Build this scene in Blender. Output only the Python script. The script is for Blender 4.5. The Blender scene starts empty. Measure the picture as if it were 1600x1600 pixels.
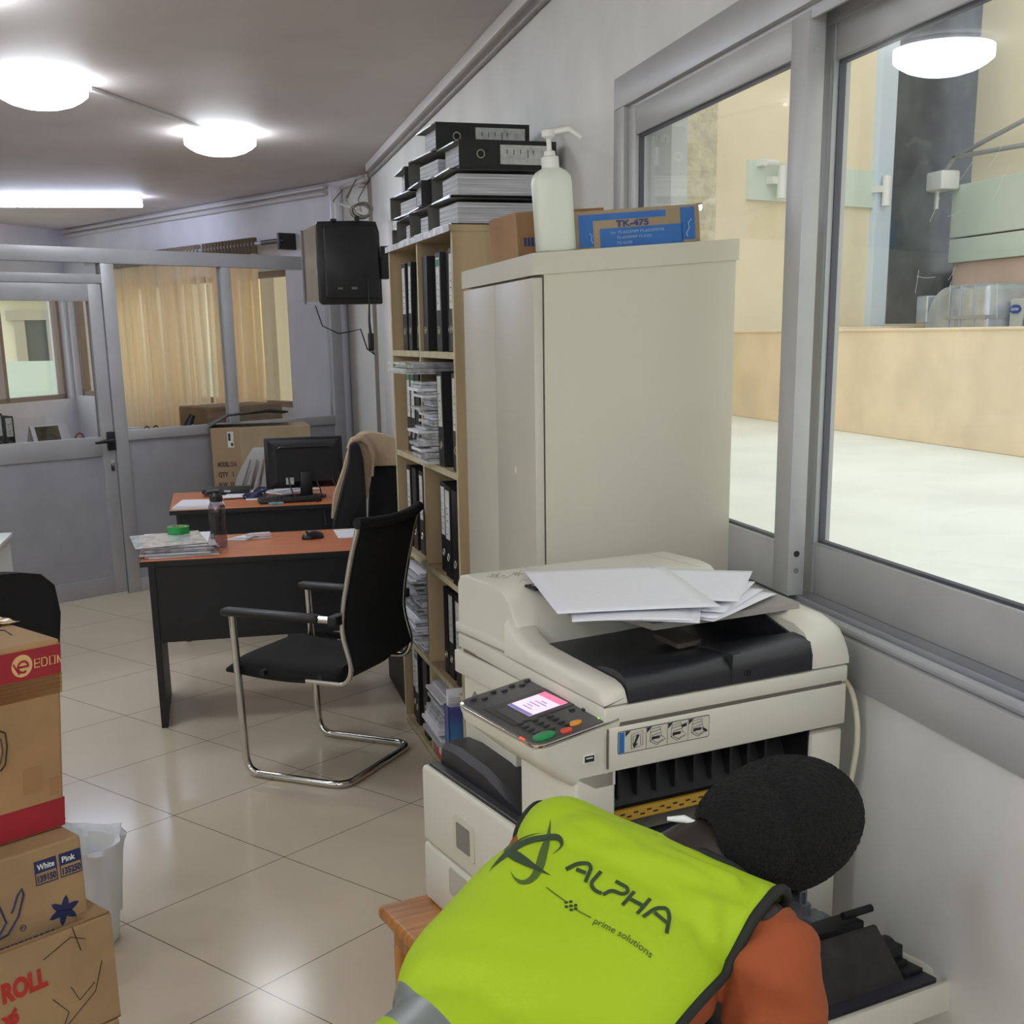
import bpy, bmesh, math, random
from math import sin, cos, pi, radians, atan2, sqrt
from mathutils import Vector, Matrix
from mathutils.bvhtree import BVHTree
random.seed(7)
SC = bpy.context.scene
COL = SC.collection
V = Vector

# ------------------------------------------------------------------ materials
def lin(c):
    c = c / 255.0
    return c / 12.92 if c <= 0.04045 else ((c + 0.055) / 1.055) ** 2.4
def rgb(c):
    return (lin(c[0]), lin(c[1]), lin(c[2]), 1.0)
MATS = {}
def mat(name, col, rough=0.5, metal=0.0, var=0.0, vscale=8.0, bump=0.0, bscale=60.0, spec=0.5, emit=None, estr=0.0,
        col2=None, stretch=None, trans=0.0, coat=0.0, alpha=None):
    if name in MATS: return MATS[name]
    m = bpy.data.materials.new(name); m.use_nodes = True
    nt = m.node_tree; b = nt.nodes['Principled BSDF']
    b.inputs['Base Color'].default_value = rgb(col)
    b.inputs['Roughness'].default_value = rough
    b.inputs['Metallic'].default_value = metal
    b.inputs['Specular IOR Level'].default_value = spec
    if coat: b.inputs['Coat Weight'].default_value = coat
    if trans: b.inputs['Transmission Weight'].default_value = trans
    if alpha is not None: b.inputs['Alpha'].default_value = alpha
    if emit:
        b.inputs['Emission Color'].default_value = rgb(emit); b.inputs['Emission Strength'].default_value = estr
    tc = nt.nodes.new('ShaderNodeTexCoord')
    if var > 0:
        n = nt.nodes.new('ShaderNodeTexNoise'); n.inputs['Scale'].default_value = vscale; n.inputs['Detail'].default_value = 5
        if stretch:
            mp = nt.nodes.new('ShaderNodeMapping'); mp.inputs['Scale'].default_value = stretch
            nt.links.new(tc.outputs['Object'], mp.inputs['Vector']); nt.links.new(mp.outputs['Vector'], n.inputs['Vector'])
        else:
            nt.links.new(tc.outputs['Object'], n.inputs['Vector'])
        mx = nt.nodes.new('ShaderNodeMix'); mx.data_type = 'RGBA'
        c2 = col2 or tuple(max(0, c * (1 - var)) for c in col)
        mx.inputs['A'].default_value = rgb(col); mx.inputs['B'].default_value = rgb(c2)
        r = nt.nodes.new('ShaderNodeMapRange'); r.inputs['From Min'].default_value = .38; r.inputs['From Max'].default_value = .66
        nt.links.new(n.outputs['Fac'], r.inputs['Value']); nt.links.new(r.outputs['Result'], mx.inputs['Factor'])
        nt.links.new(mx.outputs['Result'], b.inputs['Base Color'])
    if bump > 0:
        n2 = nt.nodes.new('ShaderNodeTexNoise'); n2.inputs['Scale'].default_value = bscale; n2.inputs['Detail'].default_value = 4
        nt.links.new(tc.outputs['Object'], n2.inputs['Vector'])
        bp = nt.nodes.new('ShaderNodeBump'); bp.inputs['Strength'].default_value = bump; bp.inputs['Distance'].default_value = .01
        nt.links.new(n2.outputs['Fac'], bp.inputs['Height']); nt.links.new(bp.outputs['Normal'], b.inputs['Normal'])
    MATS[name] = m
    return m

def glass_mat(name, tint=(1, 1, 1), ior=1.45, extra=0.0, rough=0.0, scratch=False):
    m = bpy.data.materials.new(name); m.use_nodes = True; nt = m.node_tree
    for n in list(nt.nodes): nt.nodes.remove(n)
    out = nt.nodes.new('ShaderNodeOutputMaterial'); mx = nt.nodes.new('ShaderNodeMixShader')
    tr = nt.nodes.new('ShaderNodeBsdfTransparent'); gl = nt.nodes.new('ShaderNodeBsdfGlossy')
    gl.inputs['Roughness'].default_value = rough
    tr.inputs['Color'].default_value = (*tint, 1)
    lw = nt.nodes.new('ShaderNodeLayerWeight'); lw.inputs['Blend'].default_value = .5
    pw = nt.nodes.new('ShaderNodeMath'); pw.operation = 'POWER'; pw.inputs[1].default_value = 5.0     # Schlick: same from both sides
    ad = nt.nodes.new('ShaderNodeMath'); ad.operation = 'MULTIPLY_ADD'; ad.inputs[1].default_value = .95; ad.inputs[2].default_value = .025 + extra; ad.use_clamp = True
    nt.links.new(lw.outputs['Facing'], pw.inputs[0]); nt.links.new(pw.outputs[0], ad.inputs[0]); nt.links.new(ad.outputs[0], mx.inputs[0])
    nt.links.new(tr.outputs[0], mx.inputs[1]); nt.links.new(gl.outputs[0], mx.inputs[2])
    nt.links.new(mx.outputs[0], out.inputs['Surface'])
    MATS[name] = m
    return m

def cloth_mat(name, col, transl, transp):
    m = bpy.data.materials.new(name); m.use_nodes = True; nt = m.node_tree
    for n in list(nt.nodes): nt.nodes.remove(n)
    out = nt.nodes.new('ShaderNodeOutputMaterial')
    df = nt.nodes.new('ShaderNodeBsdfDiffuse'); tl = nt.nodes.new('ShaderNodeBsdfTranslucent'); tr = nt.nodes.new('ShaderNodeBsdfTransparent')
    df.inputs['Color'].default_value = rgb(col); tl.inputs['Color'].default_value = rgb(col)
    a = nt.nodes.new('ShaderNodeMixShader'); a.inputs[0].default_value = transl
    b = nt.nodes.new('ShaderNodeMixShader'); b.inputs[0].default_value = transp
    nt.links.new(df.outputs[0], a.inputs[1]); nt.links.new(tl.outputs[0], a.inputs[2])
    nt.links.new(a.outputs[0], b.inputs[1]); nt.links.new(tr.outputs[0], b.inputs[2]); nt.links.new(b.outputs[0], out.inputs['Surface'])
    MATS[name] = m
    return m

# ------------------------------------------------------------------ mesh builder
class MB:
    def __init__(s):
        s.bm = bmesh.new(); s.mats = []
    def mi(s, m):
        if m is None: return 0
        if m not in s.mats: s.mats.append(m)
        return s.mats.index(m)
    def _fin(s, verts, m, M=None):
        k = s.mi(m)
        if M is not None: bmesh.ops.transform(s.bm, matrix=M, verts=verts)
        fs = set()
        for v in verts:
            for f in v.link_faces: fs.add(f)
        for f in fs: f.material_index = k
        return verts
    def box(s, a, b, m=None, bev=0.0, M=None, seg=2):
        a = V(a); b = V(b); c = (a + b) / 2; d = b - a
        r = bmesh.ops.create_cube(s.bm, size=1.0)
        vs = r['verts']
        for v in vs: v.co = V((c.x + v.co.x * d.x, c.y + v.co.y * d.y, c.z + v.co.z * d.z))
        if bev > 0:
            es = list({e for v in vs for e in v.link_edges})
            k = s.mi(m)
            rr = bmesh.ops.bevel(s.bm, geom=es, offset=min(bev, .49 * min(abs(d.x), abs(d.y), abs(d.z))), segments=seg, affect='EDGES', profile=.5)
            vs = [v for v in rr['verts']]
            fs = {f for v in vs for f in v.link_faces}
            vs = list({v for f in fs for v in f.verts})
        return s._fin(vs, m, M)
    def prism(s, poly, z0, z1, m=None, axis='z', M=None, bev=0.0):
        # poly: 2D points; extruded along axis from z0 to z1
        def P(p, z):
            if axis == 'z': return V((p[0], p[1], z))
            if axis == 'y': return V((p[0], z, p[1]))
            return V((z, p[0], p[1]))
        a = [s.bm.verts.new(P(p, z0)) for p in poly]; b = [s.bm.verts.new(P(p, z1)) for p in poly]
        n = len(poly)
        fs = [s.bm.faces.new(list(reversed(a))), s.bm.faces.new(b)]
        for i in range(n): fs.append(s.bm.faces.new([a[i], a[(i + 1) % n], b[(i + 1) % n], b[i]]))
        bmesh.ops.recalc_face_normals(s.bm, faces=fs)
        vs = a + b
        if bev > 0:
            es = list({e for v in a + b for e in v.link_edges})
            rr = bmesh.ops.bevel(s.bm, geom=es, offset=bev, segments=2, affect='EDGES', profile=.5)
            f2 = {f for v in rr['verts'] for f in v.link_faces}
            vs = list({v for f in f2 for v in f.verts})
        return s._fin(vs, m, M)
    def loft(s, rings, m=None, caps=True, closed=True, M=None):
        R = [[s.bm.verts.new(V(p)) for p in r] for r in rings]
        n = len(R[0]); fs = []
        for i in range(len(R) - 1):
            for j in range(n if closed else n - 1):
                fs.append(s.bm.faces.new([R[i][j], R[i][(j + 1) % n], R[i + 1][(j + 1) % n], R[i + 1][j]]))
        if caps and closed:
            fs.append(s.bm.faces.new(list(reversed(R[0])))); fs.append(s.bm.faces.new(R[-1]))
        bmesh.ops.recalc_face_normals(s.bm, faces=fs)
        return s._fin([v for r in R for v in r], m, M)
    def tube(s, pts, r, m=None, n=10, closed=False, M=None, caps=True):
        pts = [V(p) for p in pts]; N = len(pts)
        rr = r if isinstance(r, (list, tuple)) else [r] * N
        up = None; rings = []
        for i, p in enumerate(pts):
            if closed: t = pts[(i + 1) % N] - pts[i - 1]
            else: t = pts[min(i + 1, N - 1)] - pts[max(i - 1, 0)]
            if t.length < 1e-9: t = V((0, 0, 1))
            t.normalize()
            if up is None:
                up = V((0, 0, 1)) if abs(t.z) < .9 else V((1, 0, 0))
            up = up - t * up.dot(t)
            if up.length < 1e-6: up = V((1, 0, 0)) - t * t.x
            up.normalize(); sd = t.cross(up)
            rings.append([p + (up * cos(2 * pi * k / n) + sd * sin(2 * pi * k / n)) * rr[i] for k in range(n)])
        if closed: rings.append(rings[0])
        if closed:
            R = [[s.bm.verts.new(q) for q in rg] for rg in rings[:-1]]
            for i in range(N):
                for k in range(n):
                    s.bm.faces.new([R[i][k], R[i][(k + 1) % n], R[(i + 1) % N][(k + 1) % n], R[(i + 1) % N][k]])
            return s._fin([v for r_ in R for v in r_], m, M)
        return s.loft(rings, m, caps, True, M)
    def cyl(s, p0, p1, r0, m=None, r1=None, n=20, M=None):
        return s.tube([p0, p1], [r0, r0 if r1 is None else r1], m, n, M=M)
    def lathe(s, prof, c=(0, 0, 0), m=None, n=32, M=None, caps=True):
        c = V(c)
        return s.loft([[c + V((r * cos(2 * pi * k / n), r * sin(2 * pi * k / n), z)) for k in range(n)] for r, z in prof], m, caps, True, M)
    def sphere(s, c, r, m=None, sub=3, M=None):
        rr = bmesh.ops.create_icosphere(s.bm, subdivisions=sub, radius=1.0)
        r = r if isinstance(r, (tuple, list)) else (r, r, r)
        for v in rr['verts']: v.co = V((c[0] + v.co.x * r[0], c[1] + v.co.y * r[1], c[2] + v.co.z * r[2]))
        return s._fin(rr['verts'], m, M)
    def quad(s, pts, m=None):
        vs = [s.bm.verts.new(V(p)) for p in pts]; s.bm.faces.new(vs)
        return s._fin(vs, m)
    def grid(s, fn, nu, nv, m=None, closed=False):
        R = [[fn(i / nu, j / nv) for j in range(nv + 1)] for i in range(nu + 1)]
        return s.loft(R, m, False, False)
    def build(s, name, m=None, parent=None, smooth=None, loc=None, rotz=None, solid=0.0):
        me = bpy.data.meshes.new(name)
        if solid:
            bmesh.ops.solidify(s.bm, geom=list(s.bm.faces), thickness=solid)
        bmesh.ops.recalc_face_normals(s.bm, faces=list(s.bm.faces))
        s.bm.to_mesh(me); s.bm.free()
        ml = s.mats if s.mats else [m]
        for x in ml: me.materials.append(x if x is not None else m)
        o = bpy.data.objects.new(name, me); COL.objects.link(o)
        if parent is not None: o.parent = parent
        if loc is not None: o.location = loc
        if rotz is not None: o.rotation_euler.z = rotz
        if smooth is not None:
            smooth_by_angle(me, smooth)
        return o
def smooth_by_angle(me, deg):
    bm = bmesh.new(); bm.from_mesh(me); a = radians(deg)
    for f in bm.faces: f.smooth = True
    for e in bm.edges:
        e.smooth = not (len(e.link_faces) == 2 and e.calc_face_angle(0) > a)
    bm.to_mesh(me); bm.free()
def one(name, fn, m, parent=None, smooth=None):
    b = MB(); fn(b); return b.build(name, m, parent, smooth)
def boxo(name, a, b, m, parent=None, bev=0.0):
    x = MB(); x.box(a, b, m, bev); return x.build(name, m, parent, 40 if bev else None)

# ------------------------------------------------------------------ object bookkeeping
def thing(name, label, cat, loc=(0, 0, 0), rotz=0.0, group=None, mtx=None):
    o = bpy.data.objects.new(name, None); COL.objects.link(o); o.empty_display_size = .05
    if mtx is not None: o.matrix_world = mtx
    else:
        o.location = loc; o.rotation_euler = (0, 0, rotz)
    o['label'] = label; o['category'] = cat
    if group: o['group'] = group
    return o
def tag(o, label, cat, group=None, kind=None):
    o['label'] = label; o['category'] = cat
    if group: o['group'] = group
    if kind: o['kind'] = kind
    return o
def struct(o, label=None, cat=None):
    o['kind'] = 'structure'
    if label: o['label'] = label
    if cat: o['category'] = cat
    return o
def lab(o, label):
    o['label'] = label; return o

# text laid flat in a plane: origin at p, x axis along ux, y axis along uy
def text_mesh(s, size=1.0, bold=0.0, spacing=1.0, align='LEFT'):
    cu = bpy.data.curves.new('t', 'FONT'); cu.body = s; cu.size = size; cu.align_x = align; cu.space_character = spacing
    cu.offset = bold; cu.resolution_u = 3
    o = bpy.data.objects.new('t', cu); COL.objects.link(o)
    dg = bpy.context.evaluated_depsgraph_get()
    me = bpy.data.meshes.new_from_object(o.evaluated_get(dg))
    bpy.data.objects.remove(o); bpy.data.curves.remove(cu)
    return me
def text_on(name, s, p, ux, uy, size, m, parent, bold=0.0, spacing=1.0, width=None, thick=0.0006):
    me = text_mesh(s, 1.0, bold / max(size, 1e-6), spacing)
    xs = [v.co.x for v in me.vertices] or [0, 1]
    sx = size if width is None else width / max(1e-6, max(xs) - min(xs))
    ux = V(ux).normalized(); uy = V(uy).normalized(); nn = ux.cross(uy); p = V(p)
    bm = bmesh.new(); bm.from_mesh(me); bpy.data.meshes.remove(me)
    x0 = min(xs)
    for v in bm.verts: v.co = p + ux * (v.co.x - x0) * sx + uy * v.co.y * size + nn * thick
    m2 = bpy.data.meshes.new(name); bm.to_mesh(m2); bm.free(); m2.materials.append(m)
    o = bpy.data.objects.new(name, m2); COL.objects.link(o)
    if parent is not None: o.parent = parent
    return o

def frame(o, x, y, z=None):
    x = V(x).normalized(); y = V(y); y = (y - x * y.dot(x)).normalized(); z = x.cross(y)
    M = Matrix.Identity(4)
    for i in range(3):
        M[i][0] = x[i]; M[i][1] = y[i]; M[i][2] = z[i]; M[i][3] = o[i]
    return M
def rounded(poly, r, n=5):
    out = []; N = len(poly)
    for i in range(N):
        p0 = V((*poly[i - 1], 0)); p = V((*poly[i], 0)); p1 = V((*poly[(i + 1) % N], 0))
        rr = r[i] if isinstance(r, (list, tuple)) else r
        if rr <= 0: out.append((p.x, p.y)); continue
        a = (p0 - p); b = (p1 - p); l = min(rr, a.length * .49, b.length * .49)
        a.normalize(); b.normalize(); A = p + a * l; B = p + b * l
        for k in range(n + 1):
            t = k / n; q = A * (1 - t) ** 2 + p * 2 * t * (1 - t) + B * t * t
            out.append((q.x, q.y))
    return out
def fillet(pts, r, n=6):
    pts = [V(p) for p in pts]; out = [pts[0]]
    for i in range(1, len(pts) - 1):
        a = pts[i - 1] - pts[i]; b = pts[i + 1] - pts[i]
        rr = r[i] if isinstance(r, (list, tuple)) else r
        l = min(rr, a.length * .49, b.length * .49); a.normalize(); b.normalize()
        A = pts[i] + a * l; B = pts[i] + b * l
        for k in range(n + 1):
            t = k / n; out.append(A * (1 - t) ** 2 + pts[i] * 2 * t * (1 - t) + B * t * t)
    out.append(pts[-1]); return out

# ------------------------------------------------------------------ palette
M_wall = mat('painted_wall', (226, 226, 223), .55, var=.05, vscale=2.5, bump=.06, bscale=25)
M_wall2 = mat('painted_far_wall', (226, 225, 232), .55, var=.04, vscale=3)
M_ceil = mat('painted_ceiling', (214, 206, 205), .6, var=.05, vscale=1.6, bump=.05, bscale=3)
M_alu = mat('aluminium', (176, 176, 180), .42, .3, var=.04, vscale=5)
M_alud = mat('aluminium_window', (182, 182, 183), .42, .2, var=.04, vscale=5)
M_panel = mat('partition_panel', (164, 164, 170), .5, .25, var=.04, vscale=6)
M_glass = glass_mat('window_glass', (.96, .98, .97), 1.5, .015)
M_pglass = glass_mat('partition_glass', (.93, .94, .93), 1.5, .02)
M_black = mat('black_plastic', (24, 24, 27), .45)
M_blackm = mat('black_fabric', (19, 19, 22), .9, bump=.3, bscale=500)
M_blackl = mat('black_laminate', (24, 24, 29), .5, var=.3, vscale=30, stretch=(1, 1, 14))
M_chrome = mat('chrome', (205, 203, 200), .14, 1.0)
M_white = mat('white_plastic', (225, 225, 222), .45)
M_paper = mat('paper', (232, 232, 240), .7, var=.012, vscale=60)
M_paper2 = mat('paper_edges', (205, 206, 214), .8, var=.3, vscale=60, stretch=(.2, .2, 8))
M_card = mat('cardboard', (160, 130, 94), .8, var=.12, vscale=5, bump=.12, bscale=18)
M_cardd = mat('cardboard_grey', (160, 140, 112), .8, var=.1, vscale=5, bump=.05, bscale=14)
M_tape = mat('packing_tape', (188, 152, 104), .2, spec=.8)
M_desk = mat('orange_laminate', (200, 116, 68), .34, var=.1, vscale=6, stretch=(1, 10, 1))
M_cream = mat('cream_plastic', (210, 208, 194), .42, var=.02, vscale=3)
M_cream2 = mat('cream_plastic_trim', (200, 197, 180), .45)
M_ink = mat('black_ink', (30, 30, 32), .7)
# ================================================================== SETTING
H = 1.6603
CH = 2.83      # ceiling height
WX = 1.2       # inner face of the right wall
# floor tiles: 60 cm squares laid at an angle to the walls
def tile_mat():
    m = bpy.data.materials.new('floor_tiles'); m.use_nodes = True; nt = m.node_tree; b = nt.nodes['Principled BSDF']
    tc = nt.nodes.new('ShaderNodeTexCoord'); mp = nt.nodes.new('ShaderNodeMapping'); mp.vector_type = 'TEXTURE'
    mp.inputs['Location'].default_value = (.127, 3.853, 0); mp.inputs['Rotation'].default_value = (0, 0, atan2(-.482, .366))
    nt.links.new(tc.outputs['Object'], mp.inputs['Vector'])
    sx = nt.nodes.new('ShaderNodeSeparateXYZ'); nt.links.new(mp.outputs['Vector'], sx.inputs[0])
    outs = []
    for ax in ('X', 'Y'):
        a = nt.nodes.new('ShaderNodeMath'); a.operation = 'MULTIPLY_ADD'; a.inputs[1].default_value = 1 / .6; a.inputs[2].default_value = 100.5
        f = nt.nodes.new('ShaderNodeMath'); f.operation = 'FRACT'
        c = nt.nodes.new('ShaderNodeMath'); c.operation = 'SUBTRACT'; c.inputs[1].default_value = .5
        d = nt.nodes.new('ShaderNodeMath'); d.operation = 'ABSOLUTE'
        nt.links.new(sx.outputs[ax], a.inputs[0]); nt.links.new(a.outputs[0], f.inputs[0]); nt.links.new(f.outputs[0], c.inputs[0]); nt.links.new(c.outputs[0], d.inputs[0])
        outs.append(d)
    mn = nt.nodes.new('ShaderNodeMath'); mn.operation = 'MINIMUM'
    nt.links.new(outs[0].outputs[0], mn.inputs[0]); nt.links.new(outs[1].outputs[0], mn.inputs[1])
    lt = nt.nodes.new('ShaderNodeMath'); lt.operation = 'LESS_THAN'; lt.inputs[1].default_value = .0028
    nt.links.new(mn.outputs[0], lt.inputs[0])
    no = nt.nodes.new('ShaderNodeTexNoise'); no.inputs['Scale'].default_value = 2.2; no.inputs['Detail'].default_value = 6
    nt.links.new(tc.outputs['Object'], no.inputs['Vector'])
    c1 = nt.nodes.new('ShaderNodeMix'); c1.data_type = 'RGBA'; c1.inputs['A'].default_value = rgb((208, 195, 174)); c1.inputs['B'].default_value = rgb((197, 184, 164))
    nt.links.new(no.outputs['Fac'], c1.inputs['Factor'])
    c2 = nt.nodes.new('ShaderNodeMix'); c2.data_type = 'RGBA'; c2.inputs['B'].default_value = rgb((92, 82, 70))
    nt.links.new(c1.outputs['Result'], c2.inputs['A']); nt.links.new(lt.outputs[0], c2.inputs['Factor'])
    nt.links.new(c2.outputs['Result'], b.inputs['Base Color'])
    b.inputs['Roughness'].default_value = .16; b.inputs['Specular IOR Level'].default_value = .2
    return m
M_floor = tile_mat()
PIL = (1.07, 10.09); FARC = (-1.47, 14.72); FARL = (-4.0, 10.35)
poly = [(-4, -3), (1.2, -3), (1.2, 9.15), (1.235, 9.66), PIL, FARC, FARL]
def f_(b):
    b.prism([(-4.3, -3.3), (1.5, -3.3), (1.5, 9.3), (1.4, 10.2), (-1.4, 15.1), (-4.3, 10.6)], -.12, 0, M_floor)
struct(one('floor', f_, M_floor))
def f_(b):
    b.prism([(-4.3, -3.3), (1.5, -3.3), (1.5, 9.3), (1.4, 10.2), (-1.4, 15.1), (-4.3, 10.6)], CH, CH + .12, M_ceil)
struct(one('ceiling', f_, M_ceil))
WY0, WY1, WZ0, WZ1 = -1.2, 3.6, 1.012, 2.33
def f_(b):
    b.box((WX, -3.2, 0), (WX + .2, 9.15, WZ0)); b.box((WX, -3.2, WZ1), (WX + .2, 9.15, CH))
    b.box((WX, -3.2, WZ0), (WX + .2, WY0, WZ1)); b.box((WX, WY1, WZ0), (WX + .2, 9.15, WZ1))
struct(one('wall_right', f_, M_wall))
def wall_seg(name, p, q, m, th=.2, z0=0, z1=CH, holes=()):
    d = V((q[0] - p[0], q[1] - p[1], 0)); L = d.length; x = d.normalized(); n = V((x.y, -x.x, 0))
    M = frame(V((p[0], p[1], 0)), x, V((-x.y, x.x, 0)))
    b = MB()
    s0 = 0
    for (a, c, h0, h1) in sorted(holes):
        if a > s0: b.box((s0, -th, z0), (a, 0, z1))
        b.box((a, -th, z0), (c, 0, h0)); b.box((a, -th, h1), (c, 0, z1)); s0 = c
    b.box((s0, -th, z0), (L, 0, z1))
    bmesh.ops.transform(b.bm, matrix=M, verts=b.bm.verts)
    return struct(b.build(name, m)), M
wall_seg('wall_recess', (1.2, 9.15), (1.235, 9.66), mat('recess_dark', (150, 140, 132), .8))  # recess strip coloured darker than the other walls
wall_seg('wall_pillar', (1.235, 9.66), PIL, M_wall)
_, MFR = wall_seg('wall_far_right', PIL, FARC, M_wall2, holes=[(.83, 5.22, 1.08, 2.22)])
_, MFL = wall_seg('wall_far_left', FARC, FARL, M_wall2, holes=[(.06, 3.6, 1.05, 2.22)])
wall_seg('wall_left', FARL, (-4, -3), M_wall)
wall_seg('wall_back', (-4, -3), (1.2, -3), M_wall)

# ---- sliding window in the right wall
def win_root(name):
    o = bpy.data.objects.new(name, None); COL.objects.link(o); o['kind'] = 'structure'; return o
w1 = win_root('window_1')
def f_(b):
    x0, x1 = 1.185, 1.33
    fw = .062
    b.box((x0, WY0, WZ0 - .035), (x1, WY1 + .035, WZ0 + .055), bev=.002)      # sill member
    b.box((x0, WY0, WZ1 - .05), (x1, WY1 + .035, WZ1 + .035), bev=.002)
    b.box((x0, WY1 - .055, WZ0 + .055), (x1, WY1 + .035, WZ1 - .05), bev=.002)
    b.box((x0, WY0 - .03, WZ0 + .055), (x1, WY0 + .055, WZ1 - .05), bev=.002)
one('window_frame', f_, M_alud, w1, 30)
def f_(b):
    for x in (1.222, 1.268): b.box((x, WY0 + .05, WZ0 + .055), (x + .006, WY1 - .05, WZ0 + .08))
    b.cyl((1.203, WY0 + .05, WZ0 + .066), (1.203, WY1 - .05, WZ0 + .066), .011, n=12)
    for x in (1.2, 1.258, 1.31): b.box((x, WY0 + .05, WZ1 - .075), (x + .006, WY1 - .05, WZ1 - .05))
one('track', f_, M_alu, w1)
def sash(y0, y1, x0, wl, wr, bb, tt, turn=0.0):
    z0, z1 = WZ0 + .083, WZ1 - .06
    th = .038
    b = MB()
    b.box((x0, y0, z0), (x0 + th, y0 + wr, z1), bev=.0015); b.box((x0, y1 - wl, z0), (x0 + th, y1, z1), bev=.0015)
    b.box((x0 + .002, y0 + wr, z0), (x0 + th - .002, y1 - wl, z0 + bb), bev=.0015); b.box((x0 + .002, y0 + wr, z1 - tt), (x0 + th - .002, y1 - wl, z1), bev=.0015)
    s = b.build('sash', M_alud, w1, 30)
    g = boxo('glass_pane', (x0 + .016, y0 + wr, z0 + bb), (x0 + .02, y1 - wl, z1 - tt), M_glass, s)
    if turn:      # pane turned slightly to shift the lamp reflections in the glass
        c = V((x0 + .018, (y0 + y1) / 2, 0))
        g.data.transform(Matrix.Translation(c) @ Matrix.Rotation(turn, 4, 'Z') @ Matrix.Translation(-c))
    def gk(q):
        for (a, c, e, f) in ((y0 + wr, z0 + bb, y1 - wl, z0 + bb + .006), (y0 + wr, z1 - tt - .006, y1 - wl, z1 - tt),
                             (y0 + wr, z0 + bb, y0 + wr + .005, z1 - tt), (y1 - wl - .005, z0 + bb, y1 - wl, z1 - tt)):
            q.box((x0 + .011, a, c), (x0 + .025, e, f))
    lab(one('gasket', gk, mat('grey_rubber', (72, 72, 84), .6), s), 'dark rubber seal around the pane')
    def sc(q):
        for z in (z0 + .055, z1 - .07): q.cyl((x0 + th / 2, y0 - .0008, z), (x0 + th / 2, y0 + .002, z), .0062, n=14)
    one('screw', sc, M_chrome, s)
    one('screw_hole', lambda q: q.cyl((x0 + th / 2, y0 - .001, z0 + .092), (x0 + th / 2, y0 + .002, z0 + .092), .007, n=14), M_ink, s)
    return s
sash(2.435, 3.535, 1.196, .06, .075, .112, .075, radians(-1.42))      # inner sash
sash(1.36, 2.50, 1.262, .05, .05, .112, .085, radians(2.6))         # outer sash
ps_ = [o for o in bpy.data.objects if o.name.startswith('glass_pane')][-1]
b = MB(); rs_ = random.Random(12)
for k in range(16):
    y = rs_.uniform(1.72, 2.12); z = rs_.uniform(1.72, 2.1); L_ = rs_.uniform(.015, .075); a = rs_.gauss(1.0, .25) if k % 4 else rs_.uniform(-.3, .4)
    b.tube([(1.2745 + (y - 1.93) * -.0455, y, z), (1.2745 + (y + .5 * L_ * cos(a) - 1.93) * -.0455, y + .5 * L_ * cos(a), z - .5 * L_ * sin(a) - .002), (1.2745 + (y + L_ * cos(a) - 1.93) * -.0455, y + L_ * cos(a), z - L_ * sin(a))], .00035, n=4)
lab(b.build('scratch', mat('glass_scratch', (226, 230, 232), .6), ps_.parent), 'pale scratches in the glass')
sash(.20, 1.38, 1.196, .05, .075, .112, .085)
sash(-1.13, .24, 1.262, .05, .05, .112, .085)

# ---- outdoors
M_terr = mat('white_roof_paint', (236, 238, 232), .8, var=.05, vscale=1.2, bump=.1, bscale=9)
M_para = mat('beige_render', (240, 220, 190), .85, var=.06, vscale=2, bump=.25, bscale=16)
M_beige = mat('beige_facade', (238, 224, 196), .85, var=.04, vscale=.8)
M_creamw = mat('cream_facade', (238, 228, 204), .85, var=.03, vscale=1)
M_green = mat('pale_green_board', (212, 224, 212), .7, var=.03, vscale=1)
M_pink = mat('pink_facade', (228, 200, 184), .85, var=.05, vscale=1)
def f_(b): b.box((1.4, -14, .55), (26, 26, .7))
struct(one('terrace_floor', f_, M_terr), 'white painted roof terrace outside the window')
def f_(b):
    b.box((5.93, -14, .7), (6.1, 14.05, 1.655), bev=.01)
    b.box((5.91, -14, 1.64), (6.12, 14.05, 1.662), bev=.008)
struct(one('parapet_wall', f_, M_para), 'beige rendered parapet wall at the edge of the terrace')
fo = V((6.179, 14.2, 0)); fd = V((.925, .38, 0)).normalized(); MF = frame(fo, fd, V((-fd.y, fd.x, 0)))
def fbox(b, s0, s1, z0, z1, d0=0.0, d1=.3, m=None, bev=0): b.box((s0, d0, z0), (s1, d1, z1), m, bev, M=MF)
b = MB(); fbox(b, -6, 2.36, .7, 9); fbox(b, 2.36, 9, 6.5, 9); struct(b.build('facade_wall', M_beige), 'beige wall of the neighbouring block beyond the terrace')
g = MB(); fbox(g, .1, 2.40, 3.16, 3.6, -.05, 0); gb = g.build('wall_band', M_green); tag(gb, 'pale green band fixed across the beige wall outside', 'band')
for i, (s, z) in enumerate(((.33, 3.56), (.50, 3.37), (2.44, 3.37))):
    fx = thing('outdoor_light', ['small white bracket at the top edge of the green band', 'white tube wall light on the green band nearer the window mullion', 'white tube wall light on the green band beside the dark glass'][i], 'wall light')
    b = MB(); fbox(b, s - .12, s - .02, z - .03, z + .05, -.16, -.05); b.build('mount', M_white, fx)
    b = MB()
    if i: b.cyl(MF @ V((s + .02, -.17, z - .19)), MF @ V((s + .02, -.17, z + .17)), .055, n=14)
    else: b.cyl(MF @ V((s - .1, -.17, z)), MF @ V((s + .1, -.17, z)), .04, n=14)
    b.build('tube_body', M_white, fx, 40)
b = MB(); fbox(b, 2.36, 2.66, .7, 6.5, -.1, .2); tag(b.build('drain_pipe_casing', mat('pale_blue_paint', (206, 218, 232), .6)), 'pale blue vertical casing beside the dark glass outside', 'casing')
dg_ = thing('dark_glazing', 'tall dark glazed strip on the neighbouring building', 'glazing')
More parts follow.
